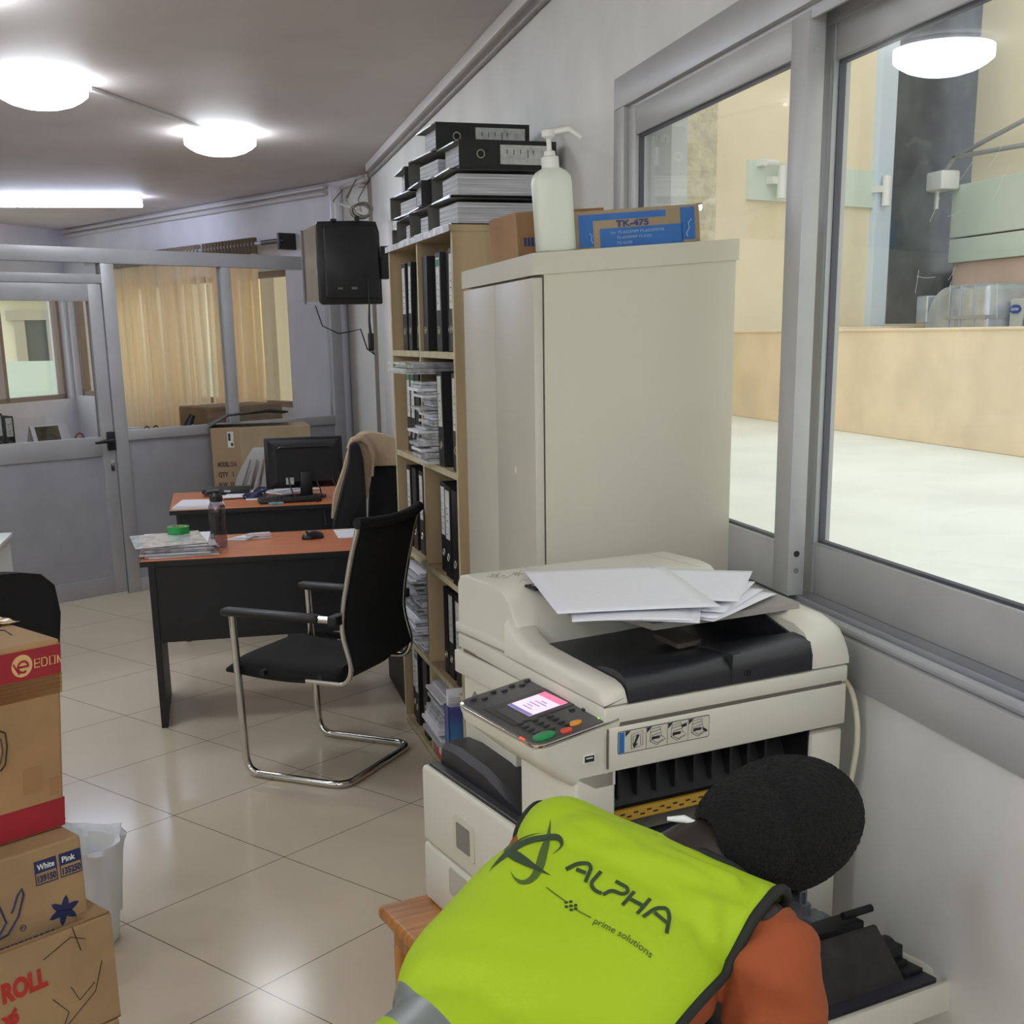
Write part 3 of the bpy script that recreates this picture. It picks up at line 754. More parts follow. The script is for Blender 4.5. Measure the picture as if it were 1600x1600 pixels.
# ---- files lying in stacks on top of the bookcase (spines to the window wall or to the camera)
def lay_file(x, y, z, text, rot, flip=False, tilt=0.0, group=None, **kw):
    # lying flat: the file's width runs up; rot turns it on the board, about its own centre
    w = kw.get('w', .085); h = kw.get('h', .345); d = kw.get('d', .285)
    M = FM @ Matrix.Translation((x, y, z + .0008)) @ Matrix.Rotation(rot, 4, 'Z') @ Matrix.Rotation(tilt, 4, 'X')
    # local axes: spine length along local Y, depth along local X, thickness up
    B = Matrix(((0, 1, 0, -d / 2), (0, 0, 1, -h / 2), (1, 0, 0, 0), (0, 0, 0, 1)))
    if flip: B = Matrix(((0, -1, 0, d / 2), (0, 0, 1, -h / 2), (-1, 0, 0, w), (0, 0, 0, 1)))
    t = thing("lever_arch_file", text, "file", mtx=M @ B, group=group)
    file_parts(t, edged=True, **kw); return t
ZT = SH + .001
# stack nearest the cabinet: two with the open side to the camera, one with its spine to the camera
near, mid, far = .93, .635, .345
lay_file(near, .165, ZT, 'black file lying with its paper side out, lowest in the stack nearest the hand sanitiser', .03, w=.085, fill=.85)
lay_file(near + .015, .172, ZT + .087, 'black file lying with white pages showing, second in the stack nearest the sanitiser', -.02, w=.085, fill=.85)
lay_file(near + .0, .20, ZT + .174, 'black file with ring and large label facing out, on the stack behind the sanitiser', .03, True, w=.088)
lay_file(mid, .165, ZT, 'black file lying lowest in the middle stack on the bookcase', .05, w=.086)
lay_file(mid - .02, .155, ZT + .0868, 'black file lying second in the middle stack on the bookcase', -.04, True, w=.086)
lay_file(mid + .015, .165, ZT + .1736, 'black file lying third in the middle stack on the bookcase', .06, w=.087)
lay_file(mid + .05, .185, ZT + .2628, 'topmost black file with label facing out, on the middle stack', .02, True, w=.088)
lay_file(far, .165, ZT, 'black file lying lowest in the far stack on the bookcase', -.04, w=.082)
lay_file(far + .01, .15, ZT + .084, 'black file lying second in the far stack on the bookcase', .05, w=.082)
lay_file(far - .01, .16, ZT + .168, 'black file lying topmost in the far stack on the bookcase', -.06, True, w=.085)
lay_file(.12, .165, ZT, 'black file lying alone at the television end of the bookcase top', .02, w=.062, d=.15, h=.31)

# ================================================================== STEEL CABINET
M_cab = mat('cabinet_steel', (196, 193, 176), .42, .05, var=.02, vscale=2)
M_cabd = mat('cabinet_steel_front', (190, 186, 172), .42, .05, var=.03, vscale=2)
CX, CY, CZ = .716, 2.765, 1.835; CW = .80; CD = .482
cb = thing('steel_cabinet', 'cream steel office cabinet between the bookcase and the photocopier', 'cabinet', (CX, CY, 0))
b = MB(); b.loft([[(.024, 0, .03), (CD, 0, .03), (CD, CW, .03), (.024, CW, .03)], [(.024, 0, CZ - .044), (CD, 0, CZ - .044 + .03), (CD, CW, CZ - .044 + .03), (.024, CW, CZ - .044)]])
b.build('carcass', M_cab, cb)
for y0, y1 in ((.002, CW / 2 - .002), (CW / 2 + .002, CW - .002)):
    d_ = boxo('door', (0, y0, .06), (.021, y1, CZ - .052), M_cabd, cb, .002)
    if y0 < .1:
        b = MB(); b.box((-.0008, .24, 1.02), (0, .262, 1.045), M_white); b.box((-.0008, .30, 1.05), (0, .36, 1.055), M_white); b.box((-.0008, .19, 1.33), (0, .2, 1.345), M_white); lab(b.build('scuff_mark', M_white, d_), 'pale scuffs where paint has chipped')
b = MB()
R = []
for x, dz in ((-.003, 0), (CD + .006, .032)):
    R.append([(x, -.004, CZ - .047 + dz), (x, CW + .004, CZ - .047 + dz), (x, CW + .004, CZ + dz), (x, -.004, CZ + dz)])
b.loft(R, M_cab); b.build('top_cap', M_cab, cb)
boxo('plinth', (.03, .01, 0), (CD - .01, CW - .01, .03), M_cab, cb)
TOP = lambda x: CZ + .001 + .032 * (x - CX + .003) / (CD + .009)
# things on the cabinet
ttilt = atan2(.032, CD + .009)
def onto(name, label, cat, x, y, rz):
    return thing(name, label, cat, mtx=Matrix.Translation((x, y, TOP(x))) @ Matrix.Rotation(-ttilt, 4, 'Y') @ Matrix.Rotation(rz, 4, 'Z'))
bt = onto('sanitiser_bottle', 'white pump bottle of hand sanitiser on the corner of the steel cabinet', 'bottle', .778, 2.80, 0)
M_bot = mat('bottle_plastic', (214, 220, 208), .35, spec=.5)
def f_(b):
    R = []
    for w, d, z in ((.040, .026, 0), (.0445, .029, .004), (.0445, .029, .148), (.042, .027, .160), (.034, .023, .170), (.022, .018, .176), (.019, .018, .178)):
        R.append([(w * math.copysign(abs(cos(a)) ** .6, cos(a)), d * math.copysign(abs(sin(a)) ** .6, sin(a)), z) for a in [2 * pi * k / 40 for k in range(40)]])
    b.loft(R)
one('body', f_, M_bot, bt, 50)
one('cap', lambda b: b.lathe([(.0195, .177), (.0195, .200), (.013, .203), (.012, .212), (.0085, .214)], n=28), M_white, bt, 35)
def f_(b):
    b.cyl((0, 0, .21), (0, 0, .244), .0055, n=14); b.lathe([(.008, .238), (.0145, .243), (.0145, .254), (.012, .257)], n=24)
    b.tube(fillet([(0, 0, .2515), (.045, -.010, .2555), (.070, -.018, .235)], .006), [.0065] * 7 + [.005] * 2, n=12)
one('pump_nozzle', f_, M_white, bt, 40)
# toner carton
cx = onto('toner_carton', 'blue and brown printed toner carton lying on the cabinet by the window', 'carton', .822, 2.80, -.07)
bw, bd, bh = .295, .145, .082
b = MB(); b.box((0, 0, 0), (bw, bd, bh), M_cardd, .0015); b.build('body', M_cardd, cx)
M_blue = mat('print_blue', (44, 104, 176), .6, var=.06, vscale=12); M_blued = mat('print_dark_blue', (36, 62, 118), .6)
b = MB()
e = -.0007
b.box((.012, e, .004), (.045, 0, bh - .008)); b.box((.045, e, .060), (.215, 0, bh - .008)); b.box((.060, e, .0), (bw - .055, 0, .042)); b.box((bw - .045, e, .006), (bw - .012, 0, bh - .006)); b.box((bw - .055, e, 0), (bw - .04, 0, .042))
b.build('blue_print', M_blue, cx)
text_on('printed_model_code', 'TK-475', (.098, -.0008, .0445), (1, 0, 0), (0, 0, 1), .0185, M_blued, cx, .0006, width=.077)
M_pale = mat('print_pale', (150, 178, 206), .7)
text_on('printed_small_text', 'for  FS-6025MFP FS-6025MFP/B', (.085, -.0012, .029), (1, 0, 0), (0, 0, 1), .009, M_pale, cx, width=.125)
text_on('printed_small_text', 'FS-6030MFP FS-6525', (.100, -.0012, .0175), (1, 0, 0), (0, 0, 1), .009, M_pale, cx, width=.08)
text_on('printed_small_text', 'FS-6530', (.100, -.0012, .006), (1, 0, 0), (0, 0, 1), .009, M_pale, cx, width=.034)
b = MB(); b.box((bw - .002, -.001, bh - .002), (bw + .008, bd, bh + .001), M_cardd, .0005); b.box((bw, .02, 0), (bw + .006, bd, .05), M_cardd); b.build('end_flap', M_cardd, cx)
b = MB(); b.tube([(.035, -.001, .035), (.041, -.0025, .028), (.038, -.0025, .02), (.043, -.0025, .012)], .001, M_pale, 5); b.tube([(bw - .02, -.001, .05), (bw - .028, -.0025, .042), (bw - .026, -.0025, .03), (bw - .033, -.0025, .02), (bw - .03, -.002, .012)], .0012, M_pale, 5); lab(b.build('tape_crease', M_pale, cx), 'wrinkled clear tape')
# small brown carton
sx_ = onto('brown_carton', 'small brown carton with arrow print at the corner of the cabinet top', 'carton', .738, 2.995, .10)
M_cart = mat('brown_cardboard', (160, 122, 88), .8, var=.1, vscale=6); b = MB(); b.box((0, 0, 0), (.23, .20, .105), M_cart, .002); b.build('body', M_cart, sx_)
b = MB(); b.box((-.001, -.001, .004), (.004, .004, .104), M_cardd); b.box((.0, -.003, -.0), (.006, 0, .10), M_cart); b.build('open_seam', M_cardd, sx_)
b = MB()
for k in range(3): b.box((.018 + .009 * k, -.001, .026), (.024 + .009 * k, 0, .046), M_blued)
b.prism([(.045, .026), (.054, .026), (.054, .02), (.067, .036), (.054, .052), (.054, .046), (.045, .046)], -.001, 0, M_blued, 'y'); b.build('printed_arrow', M_blued, sx_)
b = MB(); b.tube([(.058 + x, -.0008, .068 + z) for x, z in ((0, 0), (.05, 0), (.05, .026), (0, .026))], .0012, M_blued, 5, closed=True); b.build('printed_frame', M_blued, sx_)
text_on('printed_letters', 'TK', (.063, -.0012, .073), (1, 0, 0), (0, 0, 1), .017, M_blued, sx_, .0005)
# ================================================================== DESKS
def desk(name, label, x0, x1, y0, y1, px0, px1, py):
    t = thing(name, label, 'desk', (x0, y0, 0))
    W = x1 - x0; D = y1 - y0
    b = MB(); b.box((0, 0, .725), (W, D, .75), M_desk, .002); b.build('desktop', M_desk, t)
    def ed(b):
        b.box((-.0015, -.0015, .7245), (W + .0015, .0, .7485)); b.box((-.0015, 0, .7245), (0, D, .7485))
    lab(one('edge_band', ed, M_black, t), 'black edging strip')
    boxo('modesty_panel', (px0 - x0 + .028, py - y0, .385), (px1 - x0, py - y0 + .02, .724), M_blackl, t)
    for a in (px0, px1 - .028):
        b = MB(); b.box((a - x0, py - y0 - .004, 0), (a - x0 + .028, D - .06, .724), M_blackl, .001); b.build('end_panel', M_blackl, t)
    return t
desk('front_desk', 'orange topped black desk with water bottle and mouse, nearer the camera', -.345, .84, 5.385, 6.03, -.315, .80, 5.41)
desk('rear_desk', 'orange topped black desk carrying the monitor, behind the front desk', -.268, .80, 7.0, 7.83, -.235, .77, 7.03)
# --- on the front desk
ZD = .7512
t = thing('document_stack', 'untidy pile of documents in clear sleeves on the desk corner', 'papers', (-.345, 5.44, ZD))
r = random.Random(2); b = MB(); z = 0
for k in range(15):
    a = r.uniform(-.10, .10); c = V((r.uniform(-.012, .02), r.uniform(-.012, .03), 0)); th = r.uniform(.0018, .0042)
    M = Matrix.Translation((.148 + c.x, .20 + c.y, z)) @ Matrix.Rotation(a, 4, 'Z')
    b.box((-.148, -.19, 0), (.148, .19, th * .9), [pp, pp, p2, M_sleeve][r.randrange(4)], M=M); z += th
ZT1 = z
M = Matrix.Translation((.125, .2, z)) @ Matrix.Rotation(.12, 4, 'Z') @ Matrix.Rotation(-.02, 4, 'Y')
b.box((-.165, -.19, .001), (.14, .19, .003), M_sleeve, M=M)
b.build('sheets', pp, t)
tp = thing('tape_roll', 'green roll of tape lying on the document pile', 'tape', (-.19, 5.80, ZD + ZT1 + .005))
def f_(b): b.lathe([(.05, 0), (.05, .03), (.032, .03), (.032, 0), (.05, 0)], n=36, caps=False)
one('tape_band', f_, mat('green_tape', (20, 150, 64), .25), tp, 40)
one('core', lambda b: b.lathe([(.033, .001), (.033, .029), (.029, .029), (.029, .001), (.033, .001)], n=36, caps=False), mat('card_core', (150, 150, 120), .8), tp, 40)
wb = thing('water_bottle', 'smoky translucent water bottle with black flip lid on the front desk', 'bottle', (-.012, 5.66, ZD))
M_wb = glass_mat('smoky_bottle', (.62, .56, .60), 1.45, .05, .05)
def f_(b): b.lathe([(.03, 0), (.0365, .004), (.038, .03), (.036, .09), (.038, .15), (.037, .18), (.028, .203), (.024, .21)], n=32)
one('body', f_, M_wb, wb, 50)
one('lid', lambda b: (b.lathe([(.027, .206), (.029, .212), (.029, .232), (.022, .24), (.018, .246)], n=28), b.box((-.014, -.01, .244), (.016, .01, .258), bev=.004), b.tube([(-.012, 0, .25), (-.032, 0, .25), (-.046, 0, .242)], [.009, .008, .005], n=10)), mat('dark_green_lid', (34, 42, 34), .4), wb, 40)
def f_(b):
    for k, (z0, h, w0) in enumerate(((.06, .02, .016), (.085, .012, .02), (.10, .02, .012), (.125, .008, .02), (.14, .02, .015))):
        for a0 in (-2.0, -1.4):
            a = a0 + .1 * (k % 2)
            pts = [(.0386 * cos(a + d), .0386 * sin(a + d)) for d in (-.18, 0, .18)]
            for i in range(2): b.quad([(*pts[i], z0), (*pts[i + 1], z0), (*pts[i + 1], z0 + h), (*pts[i], z0 + h)])
one('printed_motif', f_, mat('bottle_print', (34, 32, 36), .5), wb)
fp = thing('folded_paper', 'folded white papers beside the water bottle on the front desk', 'paper', (.11, 5.86, ZD))
b = MB(); b.prism([(-.10, -.03), (-.04, .03), (.02, .045), (.11, .01), (.12, -.015), (.02, -.03), (.0, -.055)], 0, .006, pp); b.prism([(-.06, -.02), (-.01, .035), (.07, .03), (.02, -.045)], .008, .013, pp); b.prism([(.0, -.03), (.115, -.012), (.11, .012), (.02, .0)], .012, .026, pp); b.build('sheets', pp, fp)
ms = thing('computer_mouse', 'black computer mouse on the front desk', 'mouse', (.415, 5.77, ZD), .35)
def f_(b):
    b.sphere((0, 0, .006), (.056, .031, .030), sub=3)
    for v in b.bm.verts:
        if v.co.z < 0: v.co.z = 0
one('shell', f_, mat('mouse_black', (28, 28, 31), .3), ms, 60)
one('scroll_wheel', lambda b: b.cyl((-.028, -.004, .03), (-.028, .004, .03), .007, n=14), M_black, ms)
b = MB(); b.box((.53, 5.72, 0), (.70, 5.98, .004), pp); o = b.build('loose_paper', pp, None, loc=(0, 0, ZD)); tag(o, 'white sheet on the front desk beside the chair back', 'paper')
# --- on the rear desk
b = MB(); b.prism([(-.255, 7.015), (.0, 7.02), (.02, 7.3), (-.21, 7.34)], 0, .012, pp); b.prism([(-.24, 7.03), (.03, 7.05), (.01, 7.28), (-.2, 7.32)], .013, .018, pp)
tag(b.build('paper_sheaf', pp, None, loc=(0, 0, ZD)), 'white papers at the near corner of the rear desk', 'papers')
pd_ = thing('desk_papers', 'white sheets under the black case on the rear desk', 'papers', (.12, 7.55, ZD))
b = MB(); b.prism([(-.16, -.14), (.14, -.12), (.17, .16), (-.1, .18)], 0, .006, pp); b.prism([(-.10, -.17), (.10, -.15), (.2, .1), (-.05, .12)], .007, .012, pp); b.build('sheets', pp, pd_)
bx = thing('black_case', 'flat black case lying on white sheets on the rear desk', 'case', (.06, 7.62, ZD + .013), -.1)
boxo('shell', (-.15, -.07, 0), (.13, .07, .032), M_black, bx, .01)
one('clasp', lambda b: b.box((-.02, -.074, .01), (.02, -.069, .022), bev=.002), M_chrome, bx)
rb = thing('ribbon_bundle', 'bundle of dark blue ribbon with white card on the rear desk', 'ribbon', (.235, 7.40, ZD))
def f_(b):
    rr = random.Random(8)
    for k in range(7):
        a = rr.uniform(0, 6.3); R = rr.uniform(.03, .055)
        b.tube([(R * cos(a + q * .55) + .012 * k - .04, R * .7 * sin(a + q * .55), .012 + .006 * k + .008 * sin(q)) for q in range(10)], .007, n=6)
one('ribbon', f_, mat('navy_ribbon', (38, 38, 74), .5), rb, 60)
boxo('card', (-.08, -.10, 0), (.10, -.02, .003), pp, rb)
mo = thing('desktop_monitor', 'black computer monitor seen from behind on the rear desk', 'monitor', (.50, 7.30, ZD), .04)
def f_(b):
    b.box((-.225, 0, .06), (.225, .03, .352), bev=.006)
    rings = []
    for (x, z0, z1, y) in ((.205, .075, .34, .0), (.19, .085, .325, -.018), (.165, .10, .30, -.03)):
        rings.append([(-x, y, z0), (x, y, z0), (x, y, z1), (-x, y, z1)])
    b.loft(rings)
one('back_shell', f_, M_black, mo, 25)
one('shell_ridge', lambda b: b.tube(fillet([(-.165, -.022, .275), (-.15, -.033, .298), (.15, -.033, .298), (.165, -.022, .275)], .02), .006, n=8), mat('black_gloss', (38, 38, 42), .18), mo, 50)
boxo('screen', (-.21, .029, .075), (.21, .032, .34), mat('screen_dark', (12, 12, 14), .1), mo)
def f_(b): b.box((-.035, -.048, .012), (.035, -.014, .16), bev=.008); b.prism([(.12 * cos(2 * pi * k / 32), .02 + .09 * sin(2 * pi * k / 32)) for k in range(32)], 0, .012)
one('stand', f_, M_black, mo, 40)
def f_(b):
    b.box((-.115, -.032, .085), (-.07, -.030, .125), M_lab)
one('rating_label', f_, M_lab, mo)
def f_(b):
    b.tube([(-.10, -.03, .13), (-.10, -.06, .10), (-.085, -.08, .04), (-.06, -.12, .008), (-.01, -.2, .006)], .004, n=8)
    b.tube([(.06, -.03, .10), (.075, -.07, .06), (.08, -.10, .01), (.03, -.2, .006), (.06, -.29, -.02), (.07, -.31, -.12)], .004, n=8)
    b.tube([(.15, -.02, .12), (.17, -.06, .06), (.165, -.12, .02), (.16, -.25, .004), (.17, -.31, -.05)], .004, n=8)
one('cable', f_, M_black, mo, 60)
pk = thing('keyboard', 'black keyboard under papers at the foot of the monitor', 'keyboard', (.36, 7.16, ZD), .05)
boxo('case', (-.14, -.06, 0), (.21, .075, .02), M_black, pk, .004)
b = MB()
for i in range(14):
    for j in range(4): b.box((-.13 + .024 * i, -.05 + .028 * j, .0195), (-.13 + .024 * i + .02, -.05 + .028 * j + .023, .025))
b.build('keys', mat('key_black', (34, 34, 37), .6), pk)
b = MB(); b.prism([(.23, 7.42), (.36, 7.17 + .08), (.62, 7.42), (.40, 7.56)], 0, .008, pp); b.prism([(.20, 7.46), (.33, 7.30), (.55, 7.5), (.34, 7.6)], .009, .014, pp)
tag(b.build('paper_heap', pp, None, loc=(0, 0, ZD + .03)), 'white papers heaped against the keyboard below the monitor', 'papers')
cl = thing('cleaning_cloth', 'small pale blue tag hanging over the front edge of the rear desk', 'tag', (.31, 7.06, ZD))
b = MB(); b.prism([(-.04, 0), (-.01, .02), (.0, .005), (.03, .02), (.045, -.01), (.01, -.015), (-.02, -.03)], 0, .012); b.build('cloth', mat('pale_blue_cloth', (120, 160, 172), .7), cl)

# ================================================================== BIG CARTON AND GREY CLOTH
cb2 = thing('large_carton', 'large brown cardboard carton with printed packing marks beside the partition', 'carton', (-.02, 8.55, 0), .28)
bw, bd, bh = .66, .22, 1.085
b = MB(); b.box((0, 0, .0), (bw, .42, bh), M_cardd, .004); b.build('body', M_cardd, cb2)
cb2.rotation_euler.z = .02
b = MB()
b.loft([[(-.01, .02, bh + .002), (-.01, .40, bh + .002), (-.01, .40, bh + .008), (-.01, .02, bh + .008)],
        [(.12, .0, bh + .075), (.12, .40, bh + .06), (.12, .40, bh + .068), (.12, .0, bh + .083)],
        [(.40, .02, bh + .105), (.40, .42, bh + .07), (.40, .42, bh + .078), (.40, .02, bh + .115)],
        [(.52, .04, bh + .09), (.52, .42, bh + .06), (.52, .42, bh + .068), (.52, .04, bh + .098)]], mat('black_sheet', (26, 26, 26), .6))
lab(b.build('lid_sheet', None, cb2), 'black sheet sticking up under the open flap')
b = MB(); b.box((.005, -.002, .12), (.185, 0, bh - .005), mat('card_side', (150, 126, 98), .8)); 
M_prn = mat('carton_print', (72, 58, 46), .8)
b.build('side_strip', None, cb2)
for i, s in enumerate(('MODEL: 21A', 'QTY   1', 'N.W  10', 'G.W  12', 'CTN  17', 'MADE IN CHINA')):
    text_on('printed_text', s, (.03, -.0025, .83 - .068 * i), (1, 0, 0), (0, 0, 1), .043, M_prn, cb2, .002, width=(.125 if i in (0, 5) else .10))
b = MB(); b.box((.105, -.004, .955), (.145, -.002, 1.06), M_lab); b.box((.11, -.0045, 1.0), (.125, -.004, 1.05), M_ink); b.box((.125, -.0045, .965), (.14, -.004, .985), M_ink); lab(b.build('sticker', M_lab, cb2), 'white barcode sticker')
b = MB(); b.box((.02, -.0035, .50), (.05, -.002, .56)); b.box((.08, -.0035, .44), (.13, -.002, .6)); b.build('tape_patch', M_tape, cb2)
gc = thing('grey_sack', 'crumpled grey cloth bag slumped between the large carton and the monitor', 'bag', (.27, 8.15, 0))
M_sack = mat('grey_cloth', (150, 148, 146), .9, bump=.3, bscale=60)
def f_(b):
    R = []
    rr = random.Random(4); ph = [rr.uniform(0, 6) for _ in range(8)]
    for i in range(18):
        v = i / 17; z = .55 + .43 * v
        w = .19 * (1 - .55 * v ** 2.2) + .01
        R.append([((w * cos(a) + .06 * v) * (1 + .07 * sin(3 * a + ph[0] + 4 * v) + .04 * sin(7 * a + ph[1] - 5 * v)), w * .8 * sin(a) * (1 + .06 * sin(5 * a + ph[2])), z) for a in [2 * pi * k / 48 for k in range(48)]])
    b.loft(R)
one('cloth_body', f_, M_sack, gc, 70)
def f_(b):
    for k in range(3): b.tube([(-.16 + .05 * k, -.14 - .01 * k, .6), (-.13 + .05 * k, -.15, .75), (-.06 + .04 * k, -.12, .92)], [.012, .016, .008], n=8)
one('crease_fold', f_, M_sack, gc, 60)
boxo('base_stool', (-.17, -.14, 0), (.17, .14, .56), M_black, gc, .01)

# ================================================================== CHAIRS
def tubechair():
    # local: +y is the way the chair faces, x across, origin on the floor below the middle of the base
    t = thing('cantilever_chair', 'black mesh cantilever office chair with chrome tube frame, drawn up at the front desk', 'chair')
    hw = .265
    for s in (-1, 1):
        pts = fillet([(s * hw, -.24, .014), (s * hw, .215, .014), (s * hw, .235, .64)], [0, .07, 0], 8)
        if s == -1: L = list(pts)
        else: Rr = list(pts)
    loop = fillet([V((-hw, .237, .645)), V((-hw, .215, .016)), V((-hw, -.225, .016)), V((hw, -.225, .016)), V((hw, .215, .016)), V((hw, .237, .645))], [0, .07, .075, .075, .07, 0], 8)
    one('base_frame', lambda b: b.tube(loop, .0145, n=14), M_chrome, t, 60)
    for s in (-1, 1):
        b = MB(); b.box((s * hw - .027, -.15, .642), (s * hw + .027, .275, .672), M_black, .011)
        a = b.build('armrest', M_black, t, 50)
        b = MB(); b.cyl((s * hw, -.215, .655), (s * hw, -.14, .655), .0145, n=12); b.build('arm_sleeve', M_chrome, a, 50)
        b = MB(); b.box((s * hw - .025 - (.02 if s > 0 else 0), -.235, .636), (s * hw + .025 + (.02 if s < 0 else 0), -.195, .676), M_black, .008); b.build('arm_joint', M_black, a)
    def f_(b):
        R = []
        for i in range(13):
            v = i / 12; y = .295 - .51 * v
            zt = .475 - .02 * sin(pi * v) - (.03 if i == 0 else 0); th = .078 if 0 < i < 12 else .03
            w = .25 - .02 * v
            if i == 0: zt -= .012
            R.append([(w * math.copysign(abs(cos(a)) ** .35, cos(a)), y, zt - th / 2 + th / 2 * math.copysign(abs(sin(a)) ** .6, sin(a))) for a in [2 * pi * k / 32 for k in range(32)]])
        b.loft(R)
    one('seat', f_, M_blackm, t, 60)
    one('seat_support', lambda b: (b.cyl((-hw, .12, .425), (hw, .12, .425), .012), b.cyl((-hw + .03, -.12, .425), (hw - .03, -.12, .425), .012)), M_black, t, 40)
    # back frame, chrome tubes curving from under the seat up to the top rail
    prof = [(-.06, .405), (-.235, .405), (-.262, .47), (-.225, .60), (-.235, .70), (-.275, .88), (-.31, 1.0)]
    for s in (-1, 1):
        w = [hw - .03, hw - .03, hw - .03, hw - .028, hw - .03, hw - .032, hw - .036]
        pts = fillet([(s * w[i], p[0], p[1]) for i, p in enumerate(prof)], .06, 6)
        one('back_tube', lambda b: b.tube(pts, .0105, n=12), M_chrome, t, 60)
    P = fillet([(0, p[0], p[1]) for p in prof[2:]], .08, 8)
    def Sx(i, j):
        k = i * (len(P) - 1); a = int(min(k, len(P) - 2)); q = P[a].lerp(P[a + 1], k - a)
        x = (2 * j - 1) * (hw - .043)
        return V((x, q.y - .030 * (1 - (2 * j - 1) ** 2) - .006 * 1, q.z))
    b = MB(); b.grid(Sx, 20, 12, M_blackm); b.build('backrest', M_blackm, t, 180, solid=.012)
    def f_(b):
        pts = [(x, -.313 - .032 * (1 - (x / (hw - .03)) ** 2), 1.004 + .012 * (x / hw) ** 2) for x in [-(hw - .025) + (2 * (hw - .025)) * k / 12 for k in range(13)]]
        b.tube(pts, .021, n=12)
    one('top_rail', f_, M_blackm, t, 60)
    return t
ch = tubechair()
# back bar runs between floor points (.365,4.427) and (.722,4.818); front uprights over (.017,4.686),(.358,5.117)
ch.location = (.366, 4.762, 0); ch.rotation_euler.z = atan2(.80, .60) - 0.0
ch.rotation_euler.z = atan2(.259, -.348) - pi / 2
def slab(b, pts, y0, y1, m=None, inset=.02):
    # a rounded slab: outline in the x-z plane, puffed between y0 and y1
    P = rounded(pts, .03, 4); c = V((sum(p[0] for p in P) / len(P), sum(p[1] for p in P) / len(P)))
    def ring(k, y): return [(c.x + (p[0] - c.x) * k, y, c.y + (p[1] - c.y) * k) for p in P]
    w = y1 - y0
    b.loft([ring(1 - inset * 3, y0), ring(1 - inset, y0 + w * .12), ring(1, y0 + w * .35), ring(1, y1 - w * .35), ring(1 - inset, y1 - w * .12), ring(1 - inset * 3, y1)], m)
def highchair(name, label, loc, rz, back, y0, y1, sw=.2, sr=.21):
    t = thing(name, label, 'chair', loc, 0)
    lx, ly = loc[0], loc[1]
    o = MB(); slab(o, [(p[0] - lx, p[1]) for p in back], y0 - ly, y1 - ly); o.build('backrest', M_blackm, t, 60)
    R = Matrix.Rotation(rz, 4, 'Z')
    b = MB(); b.loft([[(sw * e * math.copysign(abs(cos(a)) ** .5, cos(a)), .22 + sw * e * math.copysign(abs(sin(a)) ** .5, sin(a)), z) for a in [2 * pi * k / 32 for k in range(32)]] for z, e in ((.42, .9), (.44, 1), (.48, 1), (.50, .92))], M=R)
    b.build('seat', M_blackm, t, 60)
    b = MB(); b.cyl((0, .22, .08), (0, .22, .42), .025, M=R); b.box((-.06, .18, .40), (.06, .3, .425), M=R); b.build('gas_column', M_black, t, 40)
    b = MB(); b.tube([(0, .14, .41), (0, .03, .42), (0, .0, .52), (0, -.02, .70)], [.02, .022, .022, .018], n=8, M=R); b.build('back_stay', M_black, t, 50)
    b = MB()
    for k in range(5):
        a = 2 * pi * k / 5 + .3; b.tube([(0, .22, .10), (sr * cos(a), .22 + sr * sin(a), .065)], [.022, .014], n=8, M=R)
    b.build('star_base', M_black, t, 40)
    for k in range(5):
        a = 2 * pi * k / 5 + .3; x, y = sr * cos(a), .22 + sr * sin(a)
        b = MB(); b.cyl((x - .016, y, .027), (x + .016, y, .027), .027, n=16, M=R); b.build('castor', M_black, t, 40)
    return t
highchair('office_chair', 'black high backed office chair under the beige jacket at the rear desk', (.66, 6.44, 0), radians(52),
          [(.575, .60), (.567, .703), (.623, .892), (.67, 1.039), (.677, 1.124), (.697, 1.137), (.723, 1.129), (.743, 1.053), (.748, .869), (.744, .60)], 6.40, 6.485)
highchair('task_chair', 'black chair half hidden between the jacket and the bookcase', (.98, 6.62, 0), 0,
          [(.80, .985), (.934, .992), (1.10, .985), (1.12, .66), (1.05, .58), (.86, .58), (.775, .66)], 6.60, 6.67, .17, .19)
jk = thing('jacket', 'beige jacket draped over the high back of the office chair', 'jacket', (.66, 6.44, 0))
M_jk = mat('beige_jacket', (186, 164, 138), .9, var=.06, vscale=10, bump=.35, bscale=24)
def jl(P): return [(p[0] - .66, p[1]) for p in P]
b = MB(); slab(b, jl([(.569, .727), (.585, .851), (.640, .983), (.668, 1.072), (.698, 1.145), (.739, 1.158), (.775, 1.135), (.798, 1.071), (.791, .944), (.758, .81), (.72, .963), (.66, .90), (.60, .74)]), .048, .11, inset=.012)
b.build('front_drape', M_jk, jk, 50)
b = MB(); slab(b, jl([(.709, 1.106), (.735, 1.158), (.784, 1.176), (.859, 1.166), (.954, 1.13), (1.06, 1.09), (1.07, .985), (.817, .99), (.79, 1.02)]), .13, .27, inset=.02)
b.build('shoulder_bulk', M_jk, jk, 50)
b = MB(); b.tube([(.012, .03, 1.10), (.035, .02, 1.143), (.075, .03, 1.153), (.115, .05, 1.125), (.136, .06, 1.06), (.128, .05, .95)], [.012, .018, .02, .02, .017, .012], n=10)
b.tube([(.10, .13, 1.15), (.14, .12, 1.10), (.15, .12, 1.04), (.16, .13, 1.0)], [.014, .018, .016, .010], n=10)
b.build('collar_roll', M_jk, jk, 70)
